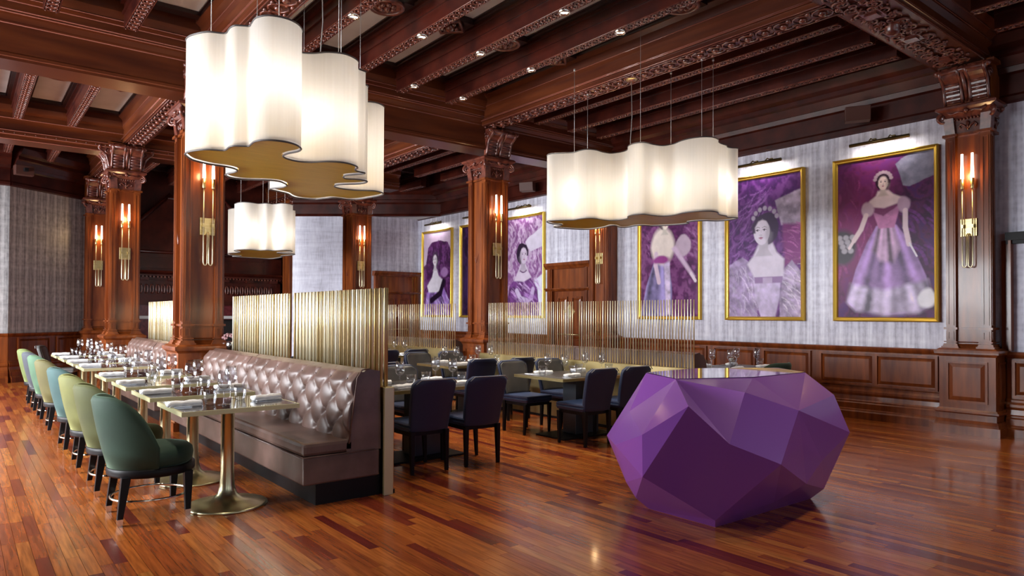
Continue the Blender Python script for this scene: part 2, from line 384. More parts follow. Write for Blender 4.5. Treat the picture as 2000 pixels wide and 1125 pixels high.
# slanting wall between alcove and fireplace
WD, M_, L_, n_ = wall('wall_back_right', (8.1, 15.68), (6.55, 17.0), PAPER)
d0, d1 = Vector((9.42, 14.54)), Vector((6.55, 16.98)); dn = (d1-d0).normalized(); nn = (-dn.y, dn.x)
obj('fascia', MB().sweep([(-.12, 3.8), (.02, 3.8), (.04, 3.83), (.02, 3.86), (.02, 4.1), (.06, 4.14), (.06, 4.2), (.03, 4.22), (.03, 4.34), (.08, 4.4), (.14, 4.5), (.14, 4.9), (-.12, 4.9)], d0, d1, nn), MAHB, WD)
obj('soffit', MB().add([(9.4, 14.6, 3.822), (9.4, 15.66, 3.822), (8.1, 15.66, 3.822), (9.4, 14.6, 3.84), (9.4, 15.66, 3.84), (8.1, 15.66, 3.84)], [(0, 1, 2), (3, 4, 5), (0, 1, 4, 3), (1, 2, 5, 4), (2, 0, 3, 5)]), PLASTER, WD)
# fireplace wall, left slanting wall and left return
WF, M_, L_, n_ = wall('wall_fireplace', (7.4, 18.3), (1.6, 18.3), MAHB)
obj('wall_return', MB().box(6.75, 16.9, 0, 7.4, 18.4, 4.9), MAHB, WF)
WL_, M_, L_, n_ = wall('wall_back_left', (2.36, 17.75), (.76, 16.50), PAPERG)
def along(p, q, s): v = Vector((q[0]-p[0], q[1]-p[1])); return (p[0]+v.x*s, p[1]+v.y*s)
dl = Vector((.76-2.36, 16.50-17.75)).normalized(); nl = (-dl.y, dl.x)
dado(WL_, (2.36, 17.75), (.76, 16.50), nl, [.25, 1.12])
cornice(WL_, (2.36, 17.75), (.76, 16.50), nl)
WLL, M_, L_, n_ = wall('wall_left_end', (.76, 16.5), (-3.6, 16.2), PAPERG)
dl2 = Vector((-4.36, -.3)).normalized(); nl2 = (-dl2.y, dl2.x)
dado(WLL, (.76, 16.5), (-3.6, 16.2), nl2, [.3, 1.15, 2., 2.85])
cornice(WLL, (.76, 16.5), (-3.6, 16.2), nl2)
# window walls outside the frame
def window_wall(name, axis, pos, a0, a1, centres, ww=2.4, z0=.75, z1=3.45):
    m = MB(); t = .2; edges = [a0]
    for c in sorted(centres): edges += [c-ww/2, c+ww/2]
    edges.append(a1)
    def bx(u0, u1, za, zb):
        if axis == 'x': m.box(pos-t, u0, za, pos, u1, zb)
        else: m.box(u0, pos-t, za, u1, pos, zb)
    for i in range(0, len(edges), 2): bx(edges[i], edges[i+1], 0, 5)
    for i in range(1, len(edges)-1, 2): bx(edges[i], edges[i+1], 0, z0); bx(edges[i], edges[i+1], z1, 5)
    wo = struct(obj(name, m, PAPERG))
    return wo
window_wall('wall_left', 'x', -3.4, -3.1, 16.3, (7.0, 10.6, 14.2))
window_wall('wall_near', 'y', -2.9, -3.5, 9.5, (-1.6, 2.6, 6.8))
k = 0
for axis, pos, cs in (('x', -3.5, (7.0, 10.6, 14.2)), ('y', -3.0, (-1.6, 2.6, 6.8))):
    for c in cs:
        k += 1; m = MB()
        def bar(u0, u1, z0, z1, m=m):
            if axis == 'x': m.box(pos-.03, u0, z0, pos+.03, u1, z1)
            else: m.box(u0, pos-.03, z0, u1, pos+.03, z1)
        for u in (-1.2, -.03, 1.14): bar(c+u, c+u+.06, .75, 3.45)
        for z in (.75, 2.3, 3.39): bar(c-1.2, c+1.2, z, z+.06)
        struct(obj('window_%d' % k, m, MAH))

# ------------------------------------------------------------------ ceiling
CZ = 4.78
ceil = struct(obj('ceiling', MB().box(-3.6, -3.1, CZ, 9.6, 18.6, 5.0), COFF))
def tilemesh(L, wdt, pitch=.15):
    """carved guilloche: rings with rosettes, two rows of curled leaves, rope edges, hanging below z=0 along +y"""
    m = MB(); n = max(1, int(L/pitch)); p = L/n; r = min(wdt*.36, p*.5)
    for i in range(n):
        y = p*(i+.5)
        m.tube([(r*math.cos(t), y+r*math.sin(t), -.004) for t in [2*PI*k/10 for k in range(10)]], .008+wdt*.015, 4, closed=True)
        m.ball((0, y, -.006), r*.45, 6, 4, (1, 1, .7))
        for sx in (-1, 1):
            m.ball((sx*wdt*.36, y+p*.5, -.006), .1*wdt, 5, 3, (.75, 1.3, .9)); m.ball((sx*wdt*.16, y+p*.5, -.004), .075*wdt, 5, 3, (1, .9, .9))
    for s in (-1, 1): m.tube([(s*(wdt/2-.003), 0, -.004), (s*(wdt/2-.003), L, -.004)], .007, 5)
    return m
_bands = {}
def band(L, wdt, pitch=.15):
    key = (round(L, 2), wdt, pitch)
    if key not in _bands: me = tilemesh(L, wdt, pitch).mesh('carving'); me.materials.append(CARVE); _bands[key] = me
    return _bands[key]
BAYS = [(-3, 2.5), (3.48, 8.36), (9.34, 13.3), (14.15, 17.9)]
MAINX = [-1.67, 2.35, 6.46]
RIBX = [-3.0, -2.4, -.74, -.02, .70, 1.42, 3.12, 3.93, 4.72, 5.52, 7.2, 7.93, 8.62]
_ribs = {}
for (y0, y1) in BAYS:
    for x in RIBX:
        if y0 > 13.9 and x < -.1: continue
        L = round(y1-y0, 3); hw = .068
        key = L
        if key not in _ribs:
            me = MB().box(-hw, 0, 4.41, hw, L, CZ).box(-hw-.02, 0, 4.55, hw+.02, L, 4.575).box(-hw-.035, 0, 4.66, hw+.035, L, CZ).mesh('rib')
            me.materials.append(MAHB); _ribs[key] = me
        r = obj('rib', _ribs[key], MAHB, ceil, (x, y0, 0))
        b = obj('carving', band(L, .13, .1), CARVE, r, (0, 0, 4.41)); stuff(b)
def beam_along_x(name, x0, x1, yc, prof):
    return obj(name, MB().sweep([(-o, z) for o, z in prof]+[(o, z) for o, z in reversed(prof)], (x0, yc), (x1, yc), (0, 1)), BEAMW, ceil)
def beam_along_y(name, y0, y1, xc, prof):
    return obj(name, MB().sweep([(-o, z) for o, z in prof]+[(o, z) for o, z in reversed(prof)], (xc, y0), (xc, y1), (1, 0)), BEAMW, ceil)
PB = [(.2, 3.92), (.2, 3.945), (.212, 3.955), (.212, 3.985), (.2, 4.0), (.2, 4.285), (.225, 4.30), (.225, 4.315), (.255, 4.36), (.29, 4.375), (.29, 4.405), (.30, 4.41), (.30, 4.49), (.36, 4.51), (.36, 4.53), (.42, 4.6), (.42, CZ+.02)]
bb = beam_along_x('beam', -3.5, 9.3, 8.85, PB)
def highlight_beads(par, p0, p1, offs):  # added glossy beads that stand in for highlight lines along the ridges
    m = MB()
    for (dx, dy, z, r) in offs: m.tube([(p0[0]+dx, p0[1]+dy, z), (p1[0]+dx, p1[1]+dy, z)], r, 6)
    obj('highlight_bead', m, BEAD, par)
highlight_beads(bb, (-3.5, 8.85), (9.3, 8.85), [(0, s*o, z, r) for s in (-1, 1) for (o, z, r) in ((.206, 3.957, .006), (.206, 3.982, .006), (.208, 4.29, .007), (.285, 4.378, .007), (.295, 4.402, .007), (.303, 4.488, .006), (.362, 4.52, .006))])
P0 = [(.25, 4.27), (.25, 4.30), (.27, 4.305), (.27, 4.335), (.25, 4.35), (.25, 4.42), (.30, 4.45), (.30, 4.49), (.36, 4.53), (.42, 4.6), (.42, CZ+.02)]
b0 = beam_along_x('beam', -3.5, 9.39, 2.99, P0)
P2 = [(.2, 4.1), (.2, 4.16), (.24, 4.18), (.24, 4.24), (.21, 4.26), (.21, 4.36), (.3, 4.42), (.3, 4.5), (.36, 4.53), (.42, 4.6), (.42, CZ+.02)]
b2 = beam_along_x('beam', -3.5, 7.6, 13.72, P2)
highlight_beads(b0, (-3.5, 2.99), (9.39, 2.99), [(0, s*o, z, r) for s in (-1, 1) for (o, z, r) in ((.248, 4.272, .008), (.266, 4.32, .008), (.3, 4.47, .007), (.36, 4.53, .007))])
highlight_beads(b2, (-3.5, 13.72), (7.6, 13.72), [(0, s*o, z, r) for s in (-1, 1) for (o, z, r) in ((.2, 4.11, .007), (.24, 4.18, .007), (.24, 4.24, .007), (.3, 4.42, .007))])
PA = [(.165, 4.27), (.165, 4.325), (.19, 4.33), (.19, 4.345), (.165, 4.355), (.165, 4.5), (.19, 4.53), (.19, 4.55), (.21, 4.64), (.26, 4.68), (.26, CZ+.02)]
for (y0, y1) in ((-3, 2.72), (3.2, 8.62), (9.08, 13.5), (13.95, 18.2)):
    for x in MAINX:
        a = beam_along_y('beam', y0, y1, x, PA)
        b = obj('carving', band(y1-y0, .27, .2), CARVE, a, (x, y0, 4.268)); stuff(b)
        highlight_beads(a, (x, y0), (x, y1), [(s*o, 0, z, r) for s in (-1, 1) for (o, z, r) in ((.162, 4.273, .006), (.188, 4.333, .006), (.188, 4.347, .006), (.19, 4.54, .006))])
# rich scrollwork on the soffit of the beam at the wall column
def spiral(c, r0, turns, ax=(1, 0, 0), ay=(0, 1, 0), s=1, n=18, ph=0):
    A, B, Cc = Vector(ax), Vector(ay), Vector(c); P = []
    for i in range(n):
        t = i/(n-1); a = ph+s*turns*2*PI*t; r = r0*(1-.85*t); P.append(tuple(Cc+A*(r*math.cos(a))+B*(r*math.sin(a))))
    return P
m = MB(); rg = random.Random(11)
x = 3.0
while x < 9.0:
    for sy in (-1, 1):
        m.tube(spiral((x, 2.99+sy*.1, 4.255), .085, 1.6, s=sy, ph=rg.random()*6), .013, 5)
        m.tube(spiral((x+.1, 2.99+sy*.05, 4.25), .05, 1.2, s=-sy, ph=rg.random()*6), .011, 5)
        for q in range(5): m.ball((x+rg.uniform(-.1, .1), 2.99+sy*rg.uniform(.02, .2), 4.258), rg.uniform(.012, .026), 6, 4, (1.3, 1, .9))
    x += .2
stuff(obj('carving', m, CARVE, b0))
for x in (8.62, 7.72, 6.82):
    obj('square_boss', MB().frust(x-.09, 2.9, x+.09, 3.08, 4.275, x-.09, 2.9, x+.09, 3.08, 4.24).frust(x-.05, 2.94, x+.05, 3.04, 4.24, x-.06, 2.93, x+.06, 3.05, 4.222), CARVE, b0)
obj('urn_boss', MB().lathe([(.0, -.1), (.05, -.09), (.075, -.05), (.07, 0), (.1, .02)], 12, T(7.26, 2.99, 4.25)), CARVE, b0)
m = MB()
x = -3.2
while x < 7.4:
    m.ball((x, 13.50, 4.21), .03, 6, 4, (1.5, .7, 1)); m.ball((x+.09, 13.49, 4.205), .018, 5, 3); x += .14
stuff(obj('carving', m, CARVE, b2))
# coffer fields: dark border strips, white plaster panels, cross pieces with carved bosses
xs = sorted(RIBX+MAINX)
_ring = MB().tube([(.17*math.cos(2*PI*k/20), .17*math.sin(2*PI*k/20), 0) for k in range(20)], .026, 6, closed=True)
for k in range(7):
    a = 2*PI*k/7; _ring.ball((.075*math.cos(a), .075*math.sin(a), .0), .036, 6, 4)
_ring.ball((0, 0, -.01), .04, 6, 4); _ring.lathe([(.15, .0), (.15, .05)], 20)
_ring = _ring.mesh('round_boss'); _ring.materials.append(CARVE)
_dia = MB().tube([(.19, 0, 0), (0, .19, 0), (-.19, 0, 0), (0, -.19, 0)], .024, 5, closed=True).ball((0, 0, 0), .06, 8, 5)
for k in range(4): _dia.ball((.09*math.cos(k*PI/2), .09*math.sin(k*PI/2), 0), .03, 6, 4)
_dia.frust(-.16, -.0, .16, .0, .04, -.16, -.02, .16, .02, .05); _dia = _dia.mesh('diamond_boss'); _dia.materials.append(CARVE)
for bi, (y0, y1) in enumerate(BAYS):
    for i in range(len(xs)-1):
        a, b = xs[i]+(.19 if xs[i] in MAINX else .07), xs[i+1]-(.19 if xs[i+1] in MAINX else .07)
        if b-a < .2 or a < -2.5: continue
        strips = MB(); s = .075
        strips.box(a, y0, 4.69, a+s, y1, CZ).box(b-s, y0, 4.69, b, y1, CZ).box(a+s, y0, 4.69, b-s, y0+.14, CZ).box(a+s, y1-.14, 4.69, b-s, y1, CZ)
        strips.box(a+s, y0+.14, 4.72, a+s+.02, y1-.14, CZ).box(b-s-.02, y0+.14, 4.72, b-s, y1-.14, CZ)
        cuts = [] if bi in (0, 3) else ([6.55, 4.55] if bi == 1 else [11.3])
        yy = [y0+.14]
        for c in sorted(cuts):
            strips.box(a+s, c-.13, 4.66, b-s, c+.13, CZ); yy += [c-.13, c+.13]
        yy.append(y1-.14)
        obj('coffer_border', strips, COFF, ceil)
        for q, c in enumerate(sorted(cuts)):
            obj('round_boss' if (i+q) % 2 else 'diamond_boss', _ring if (i+q) % 2 else _dia, CARVE, ceil, ((a+b)/2, c, 4.62))
        if bi in (1, 2) and a < 6.2:
            for j in range(0, len(yy), 2):
                obj('plaster_panel', MB().box(a+s+.02, yy[j], 4.735, b-s-.02, yy[j+1], CZ), PLASTER, ceil)

# ------------------------------------------------------------------ columns
def rp(m, w0, z0, w1, z1, out, M):
    """thin recessed-looking strip panel frame on a face at y=-out (local), x from w0 to w1"""
    t = .012
    for (a, b, c, d) in ((w0, z0, w1, z0+t), (w0, z1-t, w1, z1), (w0, z0+t, w0+t, z1-t), (w1-t, z0+t, w1, z1-t)):
        m.box(a, -out-.008, b, c, -out+.004, d, M)
QUADS = [T(rz=k*PI/2) for k in range(4)]
ped = MB().sq(.34, 0, .34, .10).sq(.325, .10, .315, .13).sq(.32, .13, .305, .165).sq(.295, .165, .295, .235).sq(.31, .235, .325, .25).sq(.325, .25, .325, .27).sq(.31, .27, .295, .29).sq(.285, .29, .285, .89).sq(.29, .89, .315, .92).sq(.325, .92, .325, .94).sq(.33, .94, .325, .965).sq(.31, .965, .28, .985)
PEDM = ped.mesh('pedestal')
pp = MB()
for Q in QUADS:
    for (a, b, c, d) in ((-.21, .36, .21, .385), (-.21, .81, .21, .835), (-.21, .385, -.185, .81), (.185, .385, .21, .81)): pp.box(a, -.3, b, c, -.28, d, Q)
    pp.add([(-.185, -.286, .385), (.185, -.286, .385), (.185, -.286, .81), (-.185, -.286, .81), (-.14, -.297, .43), (.14, -.297, .43), (.14, -.297, .765), (-.14, -.297, .765)], [(4, 5, 6, 7), (0, 1, 5, 4), (1, 2, 6, 5), (2, 3, 7, 6), (3, 0, 4, 7)], Q)
PPM = pp.mesh('pedestal_panel')
sh = MB().sq(.185, .98, .185, 3.48)
for sx in (-1, 1):
    for sy in (-1, 1):
        x, y = sx*.178, sy*.178
        sh.box(x-.05, y-.05, .98, x+.05, y+.05, 3.48)
SHM = sh.mesh('shaft')
fl = MB()
for Q in QUADS:
    for sx in (-1, 1):
        a = sx*.178
        rp(fl, a-.032, 1.25, a+.032, 3.42, .228, Q); rp(fl, a-.032, 1.08, a+.032, 1.18, .228, Q)
FLM = fl.mesh('pilaster_panel')
bs = MB()
for z0, z1, g in ((.985, 1.005, .04), (1.005, 1.02, .028), (1.02, 1.035, .022), (1.05, 1.062, .02), (1.2, 1.225, .02), (3.46, 3.49, .026)):
    bs.sq(.205+g-.012, z0, .205+g, z1) if z0 < 1.1 else bs.sq(.2+g, z0, .2+g, z1)
    for sx in (-1, 1):
        for sy in (-1, 1):
            x, y = sx*.178, sy*.178; h = .05+g
            bs.box(x-h, y-h, z0, x+h, y+h, z1)
BSM = bs.mesh('ring_moulding')
cp = MB().sq(.2, 3.48, .205, 3.66).sq(.21, 3.66, .27, 3.75)
for sx in (-1, 1):
    for sy in (-1, 1): cp.frust(sx*.178-.052, sy*.178-.052, sx*.178+.052, sy*.178+.052, 3.49, sx*.195-.055, sy*.195-.055, sx*.195+.055, sy*.195+.055, 3.68)
CPM = cp.mesh('capital')
ab = MB().sq(.27, 3.75, .3, 3.775).sq(.31, 3.775, .31, 3.80).sq(.31, 3.8, .29, 3.82)
ABM = ab.mesh('abacus')
vo = MB()
for sx in (-1, 1):
    for sy in (-1, 1):
        dx, dy = sx*.7071, sy*.7071
        c = (sx*.25, sy*.25, 3.685)
        vo.tube(spiral(c, .062, 1.75, (dx, dy, 0), (0, 0, 1), s=-1, n=22, ph=PI/2), [.02-.0005*i for i in range(22)], 6)
        vo.tube([(sx*.2, sy*.2, 3.5), (sx*.212, sy*.212, 3.58), (sx*.22, sy*.22, 3.66), (sx*.25, sy*.25, 3.745)], .016, 5)
VOM = vo.mesh('volutes')
cv = MB()
for Q in QUADS:
    for i in range(9): cv.ball((-.14+.035*i, -.222, 3.655), .015, 6, 4, M=Q)
    cv.tube([(0, -.215, 3.52), (0, -.225, 3.6)], .012, 5, Q)
    cv.ball((0, -.222, 3.6), .022, 6, 4, (.8, .6, 1.4), Q)
    for s in (-1, 1):
        cv.tube([(0, -.21, 3.53), (s*.03, -.222, 3.57), (s*.07, -.222, 3.6), (s*.09, -.22, 3.57), (s*.075, -.218, 3.55)], .01, 5, Q)
        cv.tube([(s*.02, -.26, 3.715), (s*.08, -.26, 3.735), (s*.15, -.26, 3.715), (s*.2, -.27, 3.74)], .014, 5, Q)
    cv.ball((0, -.275, 3.735), .03, 7, 5, M=Q)
CVM = cv.mesh('carving')
dm = MB()
dm.tube([(-.23, 0, 2.17), (-.23, .075, 2.33), (-.23, 0, 2.49), (-.23, -.075, 2.33)], .008, 4, closed=True)
dm.frust(-.06, -.002, .06, .002, 0, -.06, -.002, .06, .002, .001) if False else None
DMM = dm.mesh('diamond_inlay')
for me, mt in ((PEDM, MAH), (PPM, MAH), (SHM, MAH), (FLM, MAH), (BSM, MAH), (CPM, CARVE), (ABM, CARVE), (VOM, CARVE), (CVM, CARVE), (DMM, CARVE)): me.materials.append(mt)
def console_mesh():
    m = MB()
    prof = [(.0, 3.83), (.03, 3.83), (.06, 3.88), (.075, 3.96), (.1, 4.05), (.15, 4.1), (.2, 4.13), (.22, 4.17), (.21, 4.22), (.18, 4.24), (0, 4.24)]
    for y in (-.235, .03):
        m.sweep([(o, z) for o, z in prof], (-.2, y), (-.2, y+.205), (-1, 0))
        for (o, z) in ((.045, 3.86), (.066, 3.91), (.076, 3.96), (.088, 4.0), (.105, 4.05)):
            m.tube([(-.2-o, y+.03, z), (-.2-o, y+.175, z)], .016, 5)
        for yy in (y+.012, y+.193):
            m.tube([(-.2-o, yy, z) for o, z in prof[1:9]], .02, 5)
    for y in (-.25, -.13, .0, .13, .25): m.ball((-.2-.2, y, 4.19), .034, 7, 5, (1, 1.4, 1))
    m.tube([(-.2-.2, -.25, 4.18), (-.2-.2, .25, 4.18)], .035, 8)
    m.tube([(-.22, 0, 3.85), (-.29, 0, 4.0), (-.4, 0, 4.16)], .025, 6)
    for s in (-1, 1): m.tube(spiral((-.27, s*.24, 4.12), .07, 1.5, (1, 0, 0), (0, 0, 1), n=14), .014, 5)
    return m
CNM = console_mesh().mesh('console'); CNM.materials.append(CARVE)
BLM = MB().sq(.24, 3.82, .24, 4.3).sq(.285, 4.235, .285, 4.275).mesh('impost_block'); BLM.materials.append(MAH)
def column(x, y, label, consoles=(), diamond=False, block=True):
    t = thing('column', label, 'column', (x, y, 0), 0, 'carved mahogany columns')
    obj('pedestal', PEDM, None, t); obj('pedestal_panel', PPM, None, t); obj('shaft', SHM, None, t); obj('pilaster_panel', FLM, None, t)
    obj('ring_moulding', BSM, None, t); obj('capital', CPM, None, t); obj('abacus', ABM, None, t); obj('volutes', VOM, None, t); obj('carving', CVM, None, t)
    if block: obj('impost_block', BLM, None, t)
    for a in consoles: obj('console', CNM, None, t, (0, 0, 0), a)
    if diamond: obj('diamond_inlay', DMM, None, t)
    return t
C1 = (2.265, 8.88); C4 = (6.62, 8.88); C6 = (9.33, 2.935); C7 = (9.33, 8.85); C2 = (2.25, 13.75); C5 = (6.72, 13.75); C3 = (2.36, 17.45); C8 = (6.78, 17.45)
column(*C1, 'carved mahogany column at the far end of the nearer tufted banquette', (PI/2,), True, False)
column(*C4, 'orange-lit carved mahogany column standing alone between two brass rod screens', (PI/2,), True, False)
column(*C6, 'large carved mahogany column against the right wall beside the rightmost painting', (0,))
column(*C7, 'carved mahogany column on the right wall next to the panelled door, under the hanging lamp', (0,))
column(*C2, 'carved mahogany column beyond the farther tufted banquette, bracketed on both sides', (0, PI, PI/2))
column(*C5, 'carved mahogany column in front of the alcove door at the back', (PI/2,), True)
column(*C3, 'dark carved column at the right end of the grey papered wall', (PI/2,))
column(*C8, 'slim-looking dark column right of the fireplace, half behind the farthest lamp', (PI/2,))

# ------------------------------------------------------------------ doors
def door(n, loc, rz, wd, h, parent_label):
    """local: x along the wall 0..wd, +y into the room"""
    d = obj('door_%d' % n, MB().box(.14, .0, 0, wd-.14, .03, h-.55), MAH, None, loc, rz); struct(d)
    obj('casing', MB().box(0, 0, 0, .14, .1, h-.08).box(wd-.14, 0, 0, wd, .1, h-.08).box(.05, .1, 0, .1, .115, h-.1).box(wd-.1, .1, 0, wd-.05, .115, h-.1), MAH, d)
    obj('overdoor', MB().box(.14, 0, h-.55, wd-.14, .05, h-.08), MAH, d)
    obj('cornice', MB().sweep([(0, h-.12), (.11, h-.12), (.13, h-.08), (.16, h-.05), (.17, h-.0), (0, h)], (-.04, 0), (wd+.04, 0), (0, 1)).sweep([(0, h-.56), (.11, h-.56), (.15, h-.52), (.15, h-.5), (0, h-.5)], (-.03, 0), (wd+.03, 0), (0, 1)), MAH, d)
    pw = (wd-.28-.36)/2
    for i in range(2):
        for (z, hh) in ((.2, .55), (.85, h-1.52)):
            obj('panel', pmesh(pw, hh, .015), MAH, d, (.14+.12+i*(pw+.12), .03, z))
    obj('push_plate', MB().add([(wd/2, .036, 1.28), (wd/2+.16, .036, 1.42), (wd/2, .036, 1.56), (wd/2-.16, .036, 1.42), (wd/2, .046, 1.28), (wd/2+.16, .046, 1.42), (wd/2, .046, 1.56), (wd/2-.16, .046, 1.42)], [(0, 1, 2, 3), (4, 5, 6, 7), (0, 1, 5, 4), (1, 2, 6, 5), (2, 3, 7, 6), (3, 0, 4, 7)]), BRASS, d)
    obj('handle', MB().tube([(wd/2-.3, .06, .95), (wd/2-.3, .09, .97), (wd/2+.3, .09, .97), (wd/2+.3, .06, .95)], .013, 6), BRASS, d)
    return d
door(1, (9.39, 9.26, 0), PI/2, 1.2, 2.38, '')
door(2, (9.38, 15.64, 0), PI, 1.28, 2.43, '')

# ------------------------------------------------------------------ fireplace
fp = thing('fireplace', 'dark carved wood fireplace with dentil mantel and tapering hood on the end wall', 'fireplace', (4.55, 18.14, 0))
def fpo(n, m, mt=MAHB): return obj(n, m, mt, fp)
m = MB().box(-2.0, -.3, 1.55, 2.0, 0, 2.2).box(-2.05, -.34, 2.14, 2.05, 0, 2.18); fpo('frieze', m)
m = MB().sweep([(0, 2.22), (.38, 2.22), (.38, 2.26), (.46, 2.3), (.5, 2.34), (0, 2.34)], (-2.2, 0), (2.2, 0), (0, -1)); fpo('mantel_shelf', m)
m = MB()
for i in range(54): m.box(-2.1+i*.078, -.36, 2.185, -2.06+i*.078, -.28, 2.225)
stuff(fpo('dentils', m, CARVE))
m = MB()
for i in range(13):
    for sx in (-1, 1):
        x = sx*(.3+i*.12); m.tube([(x+.035*math.cos(t), -.31, 1.92+.11*math.sin(t)) for t in [2*PI*k/10 for k in range(10)]], .014, 5, closed=True)
stuff(fpo('carving', m, CARVE))
for i in range(7): fpo('modillion', MB().box(-1.8+i*.6-.09, -.42, 2.12, -1.8+i*.6+.09, -.3, 2.19))
fpo('pilaster', MB().box(-2.0, -.34, 0, -1.65, 0, 1.55).box(-1.92, -.36, .2, -1.73, -.3, 1.45)); fpo('pilaster', MB().box(1.65, -.34, 0, 2.0, 0, 1.55).box(1.73, -.36, .2, 1.92, -.3, 1.45))
fpo('surround', MB().box(-1.65, -.2, 0, -1.0, 0, 1.55).box(1.0, -.2, 0, 1.65, 0, 1.55).box(-1.0, -.2, 1.2, 1.0, 0, 1.55), REDM)
fpo('marble_strip', MB().box(-1.66, -.24, 1.22, 1.66, -.19, 1.29), MARBLE)
fpo('firebox', MB().box(-1.0, -.05, 0, 1.0, 0, 1.2), DARK)
fpo('overmantel', MB().box(-2.1, -.12, 2.34, 2.1, 0, 2.8).box(-1.95, -.14, 2.42, 1.6, -.1, 2.5).box(-1.95, -.14, 2.68, 1.6, -.1, 2.72))
v = [(-1.9, -.16, 2.8), (1.9, -.16, 2.8), (.55, -.1, 4.2), (-.55, -.1, 4.2), (-1.9, 0, 2.8), (1.9, 0, 2.8), (.55, 0, 4.2), (-.55, 0, 4.2)]
fpo('hood', MB().add(v, [(0, 1, 2, 3), (0, 3, 7, 4), (1, 5, 6, 2), (3, 2, 6, 7), (0, 4, 5, 1)]))
fpo('hood_moulding', MB().tube([(-1.95, -.17, 2.8), (-.6, -.11, 4.2)], .045, 6).tube([(1.95, -.17, 2.8), (.6, -.11, 4.2)], .045, 6).tube([(-2.0, -.17, 2.8), (2.0, -.17, 2.8)], .04, 6).tube([(-.7, -.1, 4.1), (.7, -.1, 4.1)], .05, 6))
# loudspeakers on the cornice
for i, (x, y, z, lb, rz) in enumerate(((9.13, 10.9, 3.98, 'small brown wall speaker on the cornice left of the right-hand lamp', .5), (9.13, 4.2, 3.98, 'small brown wall speaker on the cornice above the rightmost painting', .5), (.95, 16.05, 4.05, 'small brown wall speaker on the cornice above the grey wall', -1.4))):
    s = thing('loudspeaker', lb, 'speaker', (x, y, z), rz)
    obj('cabinet', MB().frust(-.07, -.15, .09, .15, -.09, -.1, -.15, .09, .15, .09), SPK, s, bev=.008); obj('bracket', MB().box(.08, -.03, -.03, .2, .03, .03), EBONY, s)
# ------------------------------------------------------------------ wall sconces (local: plate on plane y=0, facing -y)
def make_sconce(label):
    t = thing('wall_sconce', label, 'wall lamp', group='twin tube sconces on the columns')
    obj('backplate', MB().box(-.085, -.02, 2.28, .085, 0, 2.485), BRASS, t, bev=.003)
    for s in (-1, 1):
        x = s*.052
        P = [(x, -.055, 2.86), (x, -.055, 1.96)]
        for k in range(1, 8): a = PI*k/8; P.append((x-s*.022*(1-math.cos(a)), -.055, 1.96-.04*math.sin(a)))
        P.append((x-s*.044, -.055, 2.30)); P.append((x-s*.044, -.02, 2.31))
        obj('tube_arm', MB().tube(P, .0075, 8), TUBEBR, t)
        obj('clip', MB().box(x-.012, -.065, 2.375, x+.012, -.015, 2.415), BRASS, t)
        so = obj('socket', MB().lathe([(.02, 2.83), (.021, 2.835), (.021, 2.945), (.017, 2.95)], 14, T(x, -.055)), BRASS, t)
        obj('opal_tube', MB().lathe([(.019, 2.945), (.0185, 3.0), (.0145, 3.12), (.0135, 3.23), (.0125, 3.238)], 14, T(x, -.055)), TUBE, so)
    return t
sc = make_sconce('twin brass sconce on the column at the far end of the nearer banquette')
sc.location = (C1[0]+.04, C1[1]-.185, 0)
for (x, y), rz, lb in ((C4, 0, 'twin brass sconce with lit opal tubes on the orange-lit standalone column'),
                       (C6, -PI/2, 'twin brass sconce with lit opal tubes on the large column beside the rightmost painting'),
                       (C7, -PI/2, 'twin brass sconce next to the panelled door, its tubes partly behind the right-hand lamp'),
                       (C2, 0, 'twin brass sconce on the bracketed column beyond the farther banquette'),
                       (C5, 0, 'twin brass sconce on the column before the alcove door'),
                       (C3, 0, 'leftmost twin brass sconce, on the dark column by the grey papered wall'),
                       (C8, 0, 'twin brass sconce right of the farthest hanging lamp, on the dark slim column')):
    p = (x, y-.185, 0) if rz == 0 else (x-.185, y, 0)
    if (x, y) == C4: p = (x+.03, y-.185, 0)
    dup(sc, p, rz, lb)
for (x, y), ax in ((C1, 0), (C4, 0), (C6, 1), (C7, 1), (C2, 0), (C5, 0), (C3, 0), (C8, 0)):
    light('sconce_glow', 'POINT', (x, y-.30, 2.99) if ax == 0 else (x-.30, y, 2.99), SCW, (1, .62, .28), shadow_soft_size=.05)

